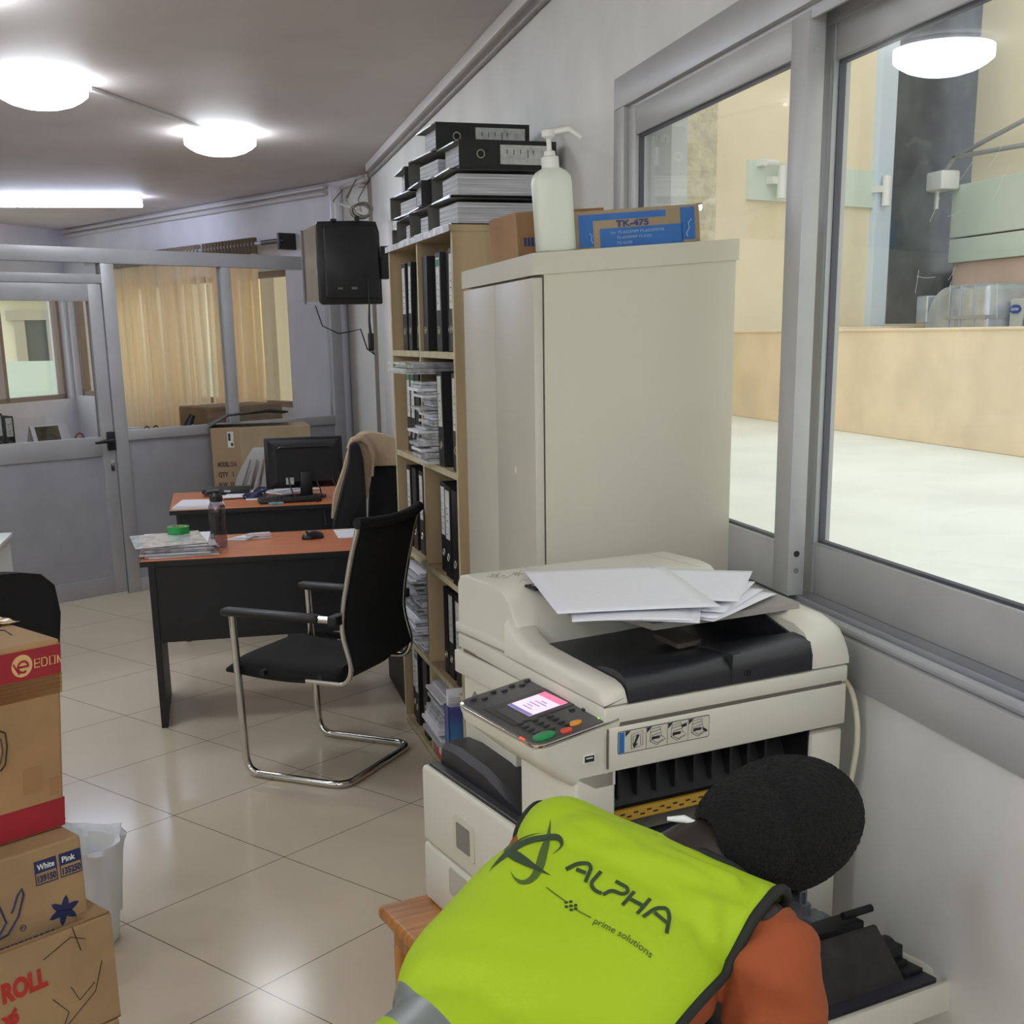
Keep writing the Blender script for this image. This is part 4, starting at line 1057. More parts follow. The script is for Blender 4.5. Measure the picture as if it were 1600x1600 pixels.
# black chair behind the carton stack
lc = thing('black_chair', 'black rounded chair back behind the carton stack', 'chair', (-.80, 4.30, 0), radians(-150))
def f_(b):
    R = []
    for (z, w, y) in ((.50, .19, -.02), (.62, .235, 0), (.76, .25, .01), (.86, .235, .02), (.905, .19, .025), (.92, .12, .025)):
        R.append([(w * math.copysign(abs(cos(a)) ** .6, cos(a)), y + .035 * sin(a) + .05 * cos(a) ** 2, z) for a in [2 * pi * k / 40 for k in range(40)]])
    b.loft(R)
one('backrest', f_, M_blackm, lc, 60)
def f_(b):
    b.loft([[(.23 * e * math.copysign(abs(cos(a)) ** .5, cos(a)), -.24 + .22 * e * math.copysign(abs(sin(a)) ** .5, sin(a)), z) for a in [2 * pi * k / 32 for k in range(32)]] for z, e in ((.42, .9), (.44, 1), (.47, 1), (.49, .9))])
one('seat', f_, M_blackm, lc, 60)
for x, y in ((-.2, -.42), (.2, -.42), (-.2, 0), (.2, 0)):
    one('leg', lambda b: b.cyl((x, y, 0), (x * .9, y, .43), .012), M_black, lc, 40)
one('back_stay', lambda b: b.box((-.03, -.03, .42), (.03, -.005, .56)), M_black, lc)
wt = thing('white_cabinet', 'white cabinet edge just showing at the side of the partition door', 'cabinet', (-1.75, 6.2, 0))
boxo('carcass', (0, 0, 0), (.70, .45, .70), M_white, wt, .004); boxo('top', (-.01, -.01, .70), (.715, .46, .722), M_white, wt, .003)
# ================================================================== CARTONS AT THE LEFT
CROT = radians(34)
c3 = thing('roll_carton', 'brown carton with red printing, lowest of the carton stack', 'carton', (-.275, 2.42, 0), CROT)
# local x runs left along the front face (towards -x world), front face at y=0
M_red = mat('print_red', (170, 44, 34), .75)
def carton(t, w, d, h, m=M_card, z0=0.0, bev=.004):
    b = MB(); b.box((-w, 0, z0), (0, d, z0 + h), m, bev); return b.build('body', m, t)
carton(c3, .62, .40, .300, z0=.0)
c3b = thing('open_carton', 'brown open carton with scribbles and red ROLL print, under the labelled carton', 'carton', (-.272, 2.425, .3015), CROT)
M_cardin = mat('cardboard_inside', (150, 118, 82), .85, var=.1, vscale=7)
b = MB(); w, d, h = .60, .40, .232
for a, c in (((-w, 0, 0), (0, .006, h)), ((-w, d - .006, 0), (0, d, h * .93)), ((-.006, .006, 0), (0, d - .006, h * .96)), ((-w, .006, 0), (-w + .006, d - .006, h)), ((-w, 0, 0), (0, d, .006))):
    b.box(a, c, M_card, .0015)
b.build('walls', M_card, c3b)
b = MB(); b.loft([[(-.006, .03, h * .96), (-.006, d - .03, h * .96), (-.001, d - .03, h * .96), (-.001, .03, h * .96)], [(.015, .05, h * .98 - .10), (.015, d - .05, h * .98 - .1), (.02, d - .05, h * .98 - .1), (.02, .05, h * .98 - .1)]], M_card)
lab(b.build('folded_flap', M_card, c3b), 'flap folded down outside')
b = MB(); b.box((-w, .006, h), (0, .012, h + .004)); b.box((-.05, .006, h - .01), (0, .10, h + .002), M_cardin); b.build('torn_edge', M_cardin, c3b)
text_on('printed_word', 'ROLL', (-.238, -.001, .134), (1, 0, 0.03), (0, 0, 1), .054, M_red, c3b, .003, width=.092)
text_on('printed_count', 'x6', (-.246, -.001, .085), (1, 0, 0.03), (0, 0, 1), .040, M_red, c3b, .003, width=.036)
def f_(b):
    for p in (((-.15, .19), (-.09, .215), (-.06, .20)), ((-.085, .235), (-.072, .18)), ((-.20, .02), (-.12, .03), (-.05, .08), (-.03, .14)), ((-.14, .10), (-.11, .06), (-.125, .03)), ((-.10, .11), (-.085, .075), (-.05, .1)), ((-.16, .012), (-.1, .017))):
        b.tube([(x, -.0008, z) for x, z in p], .0009, n=5)
one('pen_scribble', f_, M_ink, c3b)
c2 = thing('labelled_carton', 'brown carton with blue White and Pink labels, in the middle of the carton stack', 'carton', (-.318, 2.448, .3085), CROT)
carton(c2, .53, .32, .392)
Q = .194
M_lb = mat('label_navy', (34, 42, 84), .6)
def lbl(x, s1, s2):
    b = MB(); b.box((x, -.001, .147+Q), (x + .046, 0, .172+Q), M_lb); b.build('label_band', M_lb, c2)
    b = MB(); 
    for q in ((x, .122+Q, x + .046, .124+Q), (x, .122+Q, x + .0015, .147+Q), (x + .0445, .122+Q, x + .046, .147+Q)): b.box((q[0], -.001, q[1]), (q[2], 0, q[3]), M_lb)
    b.build('label_outline', M_lb, c2)
    text_on('label_word', s1, (x + .005, -.0012, .1535+Q), (1, 0, 0), (0, 0, 1), .017, M_white, c2, .0004, width=.036 if len(s1) > 4 else .028)
    text_on('label_number', s2, (x + .004, -.0008, .128+Q), (1, 0, 0), (0, 0, 1), .019, M_lb, c2, .0008, width=.039)
lbl(-.101, 'White', '139150'); lbl(-.049, 'Pink', '135250')
def f_(b):
    for k in range(6):
        a = 2 * pi * k / 6 + .3; c = V((-.05 + .017 * cos(a), Q + .052 + .015 * sin(a)))
        ux = V((cos(a), sin(a))); uy = V((-sin(a), cos(a)))
        pts = [c + ux * q[0] + uy * q[1] for q in ((-.017, 0), (-.004, .008), (.009, .005), (.017, 0), (.009, -.005), (-.004, -.008))]
        b.prism([(p.x, p.y) for p in pts], -.001, -.0002, axis='y')
one('printed_flower', f_, M_lb, c2)
def f_(b):
    b.tube([(x + .022, -.001, z + Q) for x, z in ((-.24, .135), (-.2, .11), (-.19, .07), (-.21, .045))], .002, n=6)
    b.tube([(x + .022, -.001, z + Q) for x, z in ((-.30, .05), (-.24, .035), (-.19, .045), (-.165, .075), (-.150, .115), (-.152, .128), (-.162, .118), (-.172, .095), (-.178, .085))], .0022, n=6)
    b.tube([(-.137 + .006 * cos(a), -.0008, Q + .047 + .006 * sin(a)) for a in [2 * pi * k / 14 for k in range(14)]], .0007, n=5, closed=True)
one('printed_logo', f_, M_lb, c2)
text_on('printed_mark', 'R', (-.1395, -.0008, .044+Q), (1, 0, 0), (0, 0, 1), .008, M_lb, c2)
def f_(b):
    rr = random.Random(3); x = -.215
    while x < -.08:
        w_ = rr.uniform(.004, .011); b.box((x, -.0008, .016+Q), (x + w_, 0, .021+Q)); x += w_ + .003
one('printed_line', f_, M_lb, c2)
c1 = thing('red_banded_carton', 'tall taped brown carton with red bands, topmost of the carton stack', 'carton', (-.352, 2.50, .702), CROT)
carton(c1, .46, .33, .372, mat('cardboard_tan', (160, 126, 86), .75, var=.15, vscale=4, bump=.12, bscale=14), bev=.006)
M_redb = mat('carton_red', (150, 28, 40), .55, var=.1, vscale=9)
for z_ in (.306, .004):
    b = MB(); b.box((-.46, -.0012, z_), (0, 0, z_ + .056), M_redb); b.box((-.0005, 0, z_), (.0012, .33, z_ + .056), M_redb); lab(b.build('red_band', M_redb, c1), 'red printed band')
#b = MB(); b.box((-.46, -.0012, .306), (-.0, 0, .362), M_redb); b.box((-.0005, 0, .306), (.0012, .33, .362), M_redb); b.box((-.46, -.0012, .004), (-.0, 0, .06), M_redb); b.box((-.0005, 0, .004), (.0012, .33, .06), M_redb)
M_gold = mat('logo_tan', (206, 168, 116), .7)
def stroke(b, pts, w, closed=False): b.tube([(x, -.0016, z) for x, z in pts], w, n=6, closed=closed)
def f_(b):   # round badge with an e inside
    cx_, cz_ = -.080, .334; R = .021
    b.prism([(cx_ + R * cos(a), cz_ + R * sin(a)) for a in [2 * pi * k / 32 for k in range(32)]], -.0017, -.0011, M_gold, 'y')
    b.tube([(cx_ + .002 + .0105 * cos(a), -.0018, cz_ - .002 + .0105 * sin(a)) for a in [radians(q) for q in range(0, 320, 16)]], .0022, M_redb, 6)
    b.tube([(cx_ - .009, -.0018, cz_ - .002), (cx_ + .0125, -.0018, cz_ - .002)], .002, M_redb, 6)
    b.tube([(cx_ - .018, -.0018, cz_ + .006), (cx_ - .006, -.0018, cz_ - .015)], .0018, M_redb, 6)
one('round_logo', f_, M_gold, c1)
def f_(b):
    x, z, h_ = -.054, .326, .0155
    stroke(b, [(x + .010, z), (x, z), (x, z + h_), (x + .010, z + h_), (x + .010, z + h_ * .5), (x, z + h_ * .5)], .0012)
    x += .0145; stroke(b, [(x, z), (x, z + h_), (x + .008, z + h_), (x + .011, z + h_ * .8), (x + .011, z + h_ * .2), (x + .008, z)], .0012, True)
    x += .0165; stroke(b, [(x, z), (x, z + h_), (x + .011, z + h_), (x + .011, z)], .0012, True)
    x += .0165; stroke(b, [(x, z), (x, z + h_), (x + .007, z)], .0012)
one('printed_name', f_, M_gold, c1)
def f_(b):
    b.prism([(-.030, .07), (-.010, .07), (-.010, .105), (-.030, .105)], -.0008, -.0001, axis='y'); b.prism([(-.085, .085), (-.045, .085), (-.045, .135), (-.085, .135)], -.0008, -.0001, axis='y')
lab(one('dark_patch', f_, mat('card_dark', (148, 112, 74), .8), c1), 'darker patches')
def f_(b):
    b.tube([(-.20, -.0012, .22), (-.13, -.0012, .222), (-.118, -.0012, .215), (-.115, -.0012, .19), (-.12, -.0012, .155), (-.13, -.0012, .145)], .0016, n=6)
    b.tube([(-.20, -.0012, .212), (-.135, -.0012, .214), (-.127, -.0012, .205), (-.124, -.0012, .18), (-.13, -.0012, .158)], .001, n=6)
one('printed_outline', f_, M_ink, c1)
def f_(b):
    for y, x in ((.05, -.16), (.12, -.1)):
        b.tube([(x - .12, y + .05, .3725), (x - .06, y, .3725), (x, y + .03, .3725), (x + .03, y + .07, .3725), (x + .06, y + .03, .3725), (x + .05, y - .02, .3725)], .0015, n=5)
one('pen_scribble', f_, M_ink, c1)
def f_(b):
    rr = random.Random(21)
    b.box((-.462, -.0022, .268), (.0008, -.0012, .306)); b.box((-.0008, -.001, .268), (.0022, .331, .306))
    for k in range(4): b.tube([(-.5, -.003, .30 - .007 * k), (-.2, -.003, .302 - .007 * k), (.002, -.003, .304 - .008 * k)], .0009, n=5)
lab(one('tape_wrap', f_, glass_mat('clear_tape', (.88, .78, .6), 1.5, .06, .12), c1), 'glossy clear tape round the carton')
def f_(b):
    rr = random.Random(5)
    def S(i, j): return V((-.30 + .31 * i + rr.uniform(-.004, .004), .19 + .145 * j + rr.uniform(-.004, .004), .374 + rr.uniform(0, .010) * (1 if .1 < i < .9 else .3)))
    b.grid(S, 16, 10)
lab(one('crumpled_tape', f_, M_tape, c1), 'crumpled packing tape over the top')
for ch_ in c1.children:      # the tall carton bulges and leans to the right at the top
    for v in ch_.data.vertices:
        v.co.x += .085 * v.co.z; v.co.z *= 1.045
cf = thing('cardboard_scrap', 'loose folded piece of cardboard on top of the taped carton', 'cardboard', (-.53, 2.63, 1.112), CROT)
b = MB(); b.loft([[(-.30, 0, 0), (-.30, .10, 0), (-.30, .10, .004), (-.30, 0, .004)], [(.0, 0, .02), (.0, .10, .03), (.0, .10, .034), (.0, 0, .024)]]); b.box((-.28, .03, -.008), (-.06, .06, .004)); b.build('flap', M_card, cf)
# waste bin with a white liner
wbn = thing('waste_bin', 'white waste bin with a plastic liner behind the carton stack', 'bin', (-.455, 3.42, 0))
M_liner = mat('white_liner', (222, 224, 232), .35, bump=.5, bscale=22, spec=.6)
one('bucket', lambda b: b.lathe([(.085, 0), (.09, .004), (.118, .285), (.112, .285), (.085, .01)], n=32), M_white, wbn, 40)
def f_(b):
    rr = random.Random(9)
    prof = [(.098, .07), (.108, .14), (.117, .22), (.126, .285), (.129, .305), (.124, .314), (.114, .305), (.108, .24), (.104, .16)]
    R = []
    for i, (r_, z) in enumerate(prof):
        R.append([(r_ * (1 + .05 * sin(7 * a + 2.2 * i) + .03 * sin(13 * a - i)) * cos(a), r_ * (1 + .05 * sin(7 * a + 2.2 * i) + .03 * sin(11 * a + 2 * i)) * sin(a), z + .012 * sin(3 * a + 1) * (1 if i > 1 else .8) + (rr.uniform(-.012, .012) if i == 0 else 0)) for a in [2 * pi * k / 56 for k in range(56)]])
    b.loft(R, caps=False)
lab(one('bin_liner', f_, M_liner, wbn, 60), 'crumpled white plastic liner')
# ================================================================== TELEVISION AND THINGS SEEN THROUGH THE PARTITION
tv = thing('wall_television', 'black television seen from behind on a bracket high by the corner', 'television', (.735, 6.6, 2.03))
def f_(b):
    pl = [(-.165, -.19), (-.15, -.205), (.155, -.205), (.16, -.2), (.155, .15), (.14, .2), (.06, .205), (-.155, .20), (-.165, .185)]
    b.prism(pl, -.03, .0, M_black, 'y', bev=.004)
    b.prism([(p[0] * .86 + .01, p[1] * .86) for p in pl], -.055, -.03, M_black, 'y', bev=.006)
one('back_shell', f_, mat('tv_black', (26, 29, 36), .5), tv, 30)
M_tvs = mat('tv_pale_reflection', (170, 160, 150), .08, .6)  # pale curtain reflection on the screen is put into the colour
b = MB(); b.loft([[(-.165, .0, -.19), (-.165, .0, .185), (-.168, .004, .185), (-.168, .004, -.19)], [(-.225, .10, -.19), (-.225, .10, .16), (-.228, .104, .16), (-.228, .104, -.19)]], M_tvs)
lab(b.build('glossy_side', M_tvs, tv), 'glossy screen side with a pale reflection in its colour')
one('front_rim', lambda b: b.box((-.232, .09, -.20), (-.222, .12, .165)), mat('grey_rim', (110, 104, 104), .4), tv)
def f_(b): b.box((.02, -.03, -.03), (.2, .0, .03)); b.box((.16, -.05, -.08), (.2, .05, .08)); b.cyl((.18, 0, 0), (.47, .25, 0), .02, n=10)
one('wall_bracket', f_, M_black, tv)
one('bump_foot', lambda b: (b.box((.03, -.05, .195), (.055, -.02, .225), bev=.004), b.box((-.09, -.05, .198), (-.06, -.02, .212), bev=.004)), M_black, tv)
def f_(b):
    b.box((-.07, -.057, -.132), (-.045, -.0545, -.122)); b.box((.0, -.057, -.132), (.03, -.0545, -.12))
lab(one('rear_label', f_, mat('tv_label', (96, 100, 108), .5), tv), 'small pale marks on the back')
cc_ = thing('cable_coil', 'coil of grey cable resting on top of the television', 'cable', (.81, 6.62, 2.245))
def f_(b):
    rr = random.Random(2)
    for k in range(9):
        t0 = rr.uniform(-.25, .25); R = rr.uniform(.035, .05)
        b.tube([(R * cos(a) * 1.1, R * sin(a) * .5 + .01 * k - .04, R * .8 * sin(a + t0) + .042) for a in [2 * pi * q / 24 for q in range(24)]], .0035, n=6, closed=True)
one('loops', f_, mat('grey_cable', (132, 128, 118), .6), cc_, 60)
def f_(b):
    for x, y, z in ((1.0, 9.2, 2.74), (1.02, 9.4, 2.76), (1.1, 9.3, 2.75), (.93, 9.5, 2.7)):
        b.tube([(x + .1, y, z), (x * .9 + .05, y * .8 + 1.2, 2.55), (.82, 6.7, 2.29)], .004, n=6)
tag(one('hanging_cables', f_, mat('grey_cable', (132, 128, 118), .6)), 'thin grey cables dropping from the ceiling corner to the television', 'cable')
pc = thing('power_adapter', 'black power adapter hanging on a lead below the television', 'adapter', (.82, 6.53, 1.62))
one('adapter_body', lambda b: b.box((-.014, -.012, -.03), (.016, .012, .06), bev=.006), M_black, pc, 40)
one('lead', lambda b: (b.tube([(0, 0, .06), (-.004, -.002, .12), (.0, .0, .21), (0, .0, .33)], [.008, .006, .004, .003], n=8), b.tube([(0, 0, -.02), (.02, 0, -.05), (-.02, .0, -.02), (-.05, 0, .08), (-.1, .02, .07), (-.16, .03, .06), (-.24, .05, .10), (-.27, .05, .2)], .0035, n=6)), M_black, pc, 60)
# sill things behind the glass
def on_part(s, d, z): return MP @ V((s, d, z))
ds = thing('back_office_desk', 'desk edge behind the partition glass with papers and files on it', 'desk', mtx=MP @ Matrix.Translation((-1.4, .12, 0)))
boxo('desktop', (0, 0, .96), (2.9, .7, .985), M_desk, ds); boxo('front_panel', (0, .02, 0), (2.9, .04, .96), M_blackl, ds)
zz = .9862
for i, s in enumerate((-.32, -.24, -.13, -.06)):
    t = thing('lever_arch_file', ['dark file on the desk behind the door glass, outermost of four', 'dark file on the desk behind the door glass, second of four', 'dark file on the desk behind the door glass, third of four', 'dark file on the desk behind the door glass, next to the calendar'][i], 'file', mtx=MP @ Matrix.Translation((s, .25, zz)))
    file_parts(t, w=.062, h=.24 - .02 * (i % 2), d=.2)
ca = thing('desk_calendar', 'white desk calendar with dark picture behind the door glass', 'calendar', mtx=MP @ Matrix.Translation((.12, .22, zz)) @ Matrix.Rotation(.1, 4, 'Z'))
b = MB(); b.loft([[(0, 0, 0), (.27, 0, 0), (.27, .004, 0), (0, .004, 0)], [(0, .05, .15), (.27, .05, .15), (.27, .054, .15), (0, .054, .15)]], pp); b.loft([[(0, .11, 0), (.27, .11, 0), (.27, .114, 0), (0, .114, 0)], [(0, .055, .15), (.27, .055, .15), (.27, .059, .15), (0, .059, .15)]], pp); b.build('leaves', pp, ca)
b = MB(); b.loft([[(.03, .0155, .05), (.2, .0155, .05), (.2, .014, .05), (.03, .014, .05)], [(.03, .0455, .14), (.2, .0455, .14), (.2, .044, .14), (.03, .044, .14)]], mat('calendar_picture', (96, 84, 62), .6, var=.5, vscale=30)); b.build('picture', None, ca)
b = MB(); b.tube([(.3 + .03 * cos(a), .3, .06 + .035 * sin(a)) for a in [2 * pi * k / 16 for k in range(16)]], .006, closed=True)
o = b.build('red_scissors', mat('red_handle', (166, 74, 66), .5), None); o.matrix_world = MP @ Matrix.Translation((.17, 0, zz - .018)); tag(o, 'red looped scissor handle behind the door glass', 'scissors')
cu = thing('carton_box', 'small white and red box behind the glass beside the door post', 'box', mtx=MP @ Matrix.Translation((.72, .25, zz)))
boxo('body', (0, 0, 0), (.2, .14, .09), pp, cu); b = MB(); b.box((.0, -.001, .05), (.17, 0, .075), M_redb); b.build('red_print', M_redb, cu)
for i, s in enumerate((.99, 1.2)):
    t = thing('desk_clutter' if i else 'pen_cup', ['black wire pen loops on the desk behind the middle pane', 'dark round topped figure on the desk behind the middle pane'][i], ['pen cup', 'ornament'][i], mtx=MP @ Matrix.Translation((s, .25, zz)))
    if i: 
        one('body', lambda b: b.tube([(0, 0, 0), (.05, 0, .03), (.09, 0, .10), (.12, 0, .15)], [.05, .045, .03, .022], n=12), M_black, t, 60)
        one('pale_head', lambda b: b.sphere((.09, -.05, .07), .022, sub=2), mat('pale_wood', (190, 150, 110), .6), t, 60)
    else:
        one('wire_loop', lambda b: [b.tube([(x + .025 * cos(a), 0, .06 + .035 * sin(a)) for a in [2 * pi * k / 14 for k in range(14)]], .005, closed=True, n=6) for x in (-.04, .03)], M_black, t)
        one('base', lambda b: b.box((-.07, -.03, 0), (.06, .03, .028)), M_black, t)
# wall of carton heap behind the middle pane
b = MB(); b.box((1.62, .5, .80), (2.3, .9, 1.17), M_card, .01, M=MP); b.box((1.62, .5, 0), (2.3, .9, .8), M_blackl, M=MP); tag(b.build('parcel', M_card), 'low brown parcel behind the end pane of the partition', 'parcel')
# ================================================================== PHOTOCOPIER ON ITS TABLE
PR = radians(15); PB = V((.654, 1.927, 0)); PM = Matrix.Translation(PB) @ Matrix.Rotation(PR, 4, 'Z')
M_wood = mat('orange_wood', (188, 122, 54), .4, var=.25, vscale=5, stretch=(1, 12, 1))
wt_ = thing('low_table', 'orange brown wooden table under the photocopier', 'table', PB, PR)
TZ = .438
def f_(b): b.box((-.212, .03, TZ - .032), (.50, .668, TZ), M_wood, .012, seg=3)
one('tabletop', f_, M_wood, wt_, 40)
boxo('apron', (-.185, .05, TZ - .09), (.48, .64, TZ - .032), M_wood, wt_, .002)
for x, y in ((-.185, .60), (-.185, .05), (.44, .60), (.44, .05)):
    boxo('leg', (x, y, 0), (x + .045, y + .045, TZ - .09), M_wood, wt_, .004)

M_mark = mat('grey_print', (120, 120, 118), .7)
cp = thing('photocopier', 'cream office photocopier with its right side cover open, on the wooden table', 'photocopier', PB, PR)
Z0 = TZ + .001
M_dark = mat('copier_interior', (20, 20, 22), .5)
M_tray = mat('copier_black', (30, 30, 36), .38, bump=.06, bscale=400)
def f_(b):
    b.box((-.1, 0, .577), (.0, .652, .752), M_cream, .010, seg=3)                # upper drawer front
    b.box((-.1, 0, Z0), (.0, .652, .573), M_cream, .008, seg=3)                  # lower drawer front
    b.box((-.002, .19, Z0), (.50, .648, .75), M_cream, .004)
    b.box((.425, 0, Z0), (.50, .2, .915), M_cream, .006)                          # rear post of the open side
    b.box((.0, 0.0, Z0), (.43, .2, .498), M_cream, .004)
    b.box((.0, .30, .75), (.50, .648, .756), M_cream)
body = one('body', f_, M_cream, cp, 40)
# drawers: paper window and grip
def f_(b):
    pl = rounded([(.395, .612), (.49, .612), (.49, .695), (.395, .695)], .014, 4)
    b.prism(pl, -.1035, -.099, axis='x')
lab(one('window_bezel', f_, M_cream2, cp, 30), 'raised frame of the paper window')
one('paper_window', lambda b: b.prism(rounded([(.412, .625), (.474, .625), (.474, .682), (.412, .682)], .006, 4), -.1045, -.1, axis='x'), mat('smoked_window', (120, 118, 112), .25), cp)
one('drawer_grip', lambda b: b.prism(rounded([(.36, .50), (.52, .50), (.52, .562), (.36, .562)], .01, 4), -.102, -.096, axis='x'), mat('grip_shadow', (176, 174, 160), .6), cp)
# output tray between the body and the scanner
def f_(b):
    b.box((-.088, .2, .750), (.45, .638, .758), bev=.003)
    R = []
    for y, z in ((.62, .758), (.615, .806), (.55, .812), (.42, .806), (.32, .785), (.25, .766), (.22, .758)):
        R.append([(-.066, y, .757), (.45, y, .757), (.45, y, z + .02), (-.052, y, z), (-.066, y, z - .012 if z > .77 else z)])
    b.loft(R)
one('output_tray', f_, M_tray, cp, 35)
def f_(b):
    for x in (.03, .075): b.box((x, .28, .798), (x + .003, .60, .8135))
    b.tube([(-.0855, .22, .7575), (-.0855, .63, .7575)], .0025, n=6)
one('tray_rib', f_, M_black, cp)
# front column and scanner support
def f_(b):
    b.box((-.1, 0, .745), (-.02, .198, .93), bev=.006, seg=3)
one('front_column', f_, M_cream, cp, 40)
def f_(b):
    b.box((-.0, .40, .75), (.50, .632, 1.0), bev=.004); b.box((.44, .05, .75), (.50, .45, 1.0))
one('rear_column', f_, M_cream, cp, 40)
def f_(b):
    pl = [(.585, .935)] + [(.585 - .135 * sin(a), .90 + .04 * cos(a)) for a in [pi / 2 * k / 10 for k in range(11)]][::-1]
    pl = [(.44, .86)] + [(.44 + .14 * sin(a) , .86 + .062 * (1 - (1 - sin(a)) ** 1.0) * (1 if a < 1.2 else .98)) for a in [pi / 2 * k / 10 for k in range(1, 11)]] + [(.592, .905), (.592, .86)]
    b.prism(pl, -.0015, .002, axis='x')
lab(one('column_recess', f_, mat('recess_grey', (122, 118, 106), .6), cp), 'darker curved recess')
# scanner bed
def f_(b):
    b.box((-.038, -.004, .925), (.502, .10, 1.005), bev=.004)
    b.box((-.02, .08, .955), (.502, .636, 1.005), bev=.004)
    b.prism([(-.044, -.002), (.506, -.002), (.506, .636), (-.010, .636)], 1.008, 1.041, bev=.005)
one('scanner_bed', f_, M_cream, cp, 40)
one('joint_line', lambda b: (b.box((-.034, -.0015, 1.0), (.49, .095, 1.012)), b.box((-.014, .09, 1.0), (.49, .60, 1.012)), b.box((-.0395, -.0047, .932), (-.0375, .002, 1.004))), mat('joint_grey', (96, 92, 82), .7), cp)
# instruction label on the side
lp = rounded([(-.019, .955), (.176, .955), (.176, .996), (-.019, .996)], .004, 4)
def f_(b):
    b.prism(lp, -.0048, -.0042, M_ink, 'y')
    b.prism(rounded([(-.0178, .9562), (.1748, .9562), (.1748, .9948), (-.0178, .9948)], .0034, 4), -.0052, -.0048, M_cream2, 'y')
    b.prism([(-.017, .957), (-.006, .957), (-.006, .994), (-.017, .994)], -.0055, -.0052, M_blue, 'y')
    for k in range(4):
        x = -.004 + .0448 * k
        if k: b.box((x - .0018, -.0055, .956), (x - .0012, -.0052, .995), M_ink)
        b.prism([(x, .9945), (x + .011, .9945), (x, .985)], -.0056, -.0052, M_ink, 'y')
        g = lambda P_: b.tube([(x + p[0], -.0056, .957 + p[1]) for p in P_], .00045, M_ink, 4)
        if k == 0:
            g([(.012, .004), (.012, .030), (.036, .034), (.036, .008), (.012, .004)]); g([(.016, .008), (.016, .026), (.031, .029), (.031, .010)])
            b.prism([(x + .024, .986), (x + .029, .984), (x + .022, .970), (x + .026, .969), (x + .018, .962), (x + .015, .971), (x + .018, .971)], -.0057, -.0053, M_ink, 'y')
        else:
            g([(.006, .012), (.008, .033), (.028, .035), (.031, .018), (.006, .012)]); g([(.008, .027), (.029, .030)]); g([(.006, .012), (.020, .003), (.040, .011), (.031, .018)])
            g([(.010, .021), (.029, .024)]); g([(.012, .012), (.022, .006), (.034, .011)])
            b.box((x + .010, -.0057, .971), (x + .027, -.0053, .976), M_ink)
            if k == 2: b.prism([(x + .028, .987), (x + .04, .99), (x + .04, .984), (x + .030, .982)], -.0057, -.0053, M_ink, 'y')
            if k == 3: b.prism([(x + .032, .975), (x + .042, .968), (x + .038, .965), (x + .030, .971)], -.0057, -.0053, M_ink, 'y')
lab(one('instruction_label', f_, M_ink, cp), 'strip of four small diagrams with a blue end')
# control panel on its housing
def f_(b):
    R = []
    for (z, x0, x1, y0, y1) in ((.90, -.09, -.02, .0, .19), (.925, -.13, -.02, .0, .24), (.965, -.172, -.015, .0, .30), (.988, -.178, -.012, -.003, .305)):
        pl = rounded([(x0, y0), (x1, y0), (x1, y1), (x0, y1)], [.028, .002, .002, .03], 6)
        R.append([(p[0], p[1], z + (.028 * (p[0] + .178) / .166 if z > .95 else 0)) for p in pl])
    b.loft(R)
one('panel_housing', f_, M_cream, cp, 30)
tl_ = atan2(.026, .166)
PX = Matrix.Translation((-.178, -.003, .9895)) @ Matrix.Rotation(-tl_, 4, 'Y')
M_pnl = mat('panel_grey', (66, 66, 68), .3); M_pnld = mat('panel_dark', (40, 40, 43), .3)
b = MB(); b.prism(rounded([(0, 0), (.165, 0), (.165, .308), (0, .308)], [.03, .003, .012, .032], 6), 0, .006, M_chrome, M=PX, bev=.0015)
lab(b.build('panel_rim', mat('silver_rim', (186, 186, 182), .25, .6), cp, 30), 'silver rim of the control panel')
b = MB(); b.prism(rounded([(.006, .006), (.160, .006), (.160, .302), (.006, .302)], [.026, .003, .01, .028], 6), .006, .0075, M_pnl, M=PX)
b.box((.018, .11, .0075), (.155, .225, .0085), M_pnld, M=PX); b.box((.03, .115, .0085), (.05, .20, .0092), M_pnl, M=PX)
pface = b.build('panel_face', M_pnl, cp)
M_scr = mat('screen_pink', (226, 206, 226), .3, emit=(238, 208, 232), estr=.55); M_scrp = mat('screen_pink_bar', (232, 120, 150), .3, emit=(240, 110, 150), estr=.5); M_scrb = mat('screen_violet_bar', (120, 112, 170), .3, emit=(120, 112, 170), estr=.4)
b = MB(); b.box((.058, .125, .0092), (.138, .205, .0098), M_scr, M=PX); b.box((.122, .125, .0098), (.138, .205, .0101), M_scrp, M=PX); b.box((.058, .125, .0098), (.066, .205, .0101), M_scrb, M=PX)
for x, y0, y1 in ((.108, .15, .17), (.101, .14, .18), (.092, .15, .185), (.084, .16, .18), (.076, .15, .18)): b.box((x, y0, .0098), (x + .0022, y1, .0101), M_scrb, M=PX)
lab(b.build('display_screen', M_scr, cp), 'lit pink and lilac display')
def key(x, y, r, name, m, label=None, rx=None, h=.0035):
    b = MB(); b.prism([(x + (rx or r) * cos(2 * pi * k / 20), y + r * sin(2 * pi * k / 20)) for k in range(20)], .0075, .0075 + h, m, M=PX, bev=.0006); o = b.build(name, m, cp, 40)
    if label: lab(o, label)
M_key = mat('key_dark', (46, 46, 48), .35)
for i in range(4):
    for j in range(3):
        key(.03 + .027 * j, .108 - .019 * i - .006 * j, .0065, 'panel_key', M_key)
for x, y in ((.028, .285), (.045, .272), (.072, .288), (.09, .277), (.112, .287), (.128, .276), (.146, .288), (.126, .092), (.143, .075)): key(x, y, .006, 'panel_key', M_key)
key(.032, .028, .015, 'start_key', mat('key_green', (30, 140, 78), .35), 'green oval start key', .021)
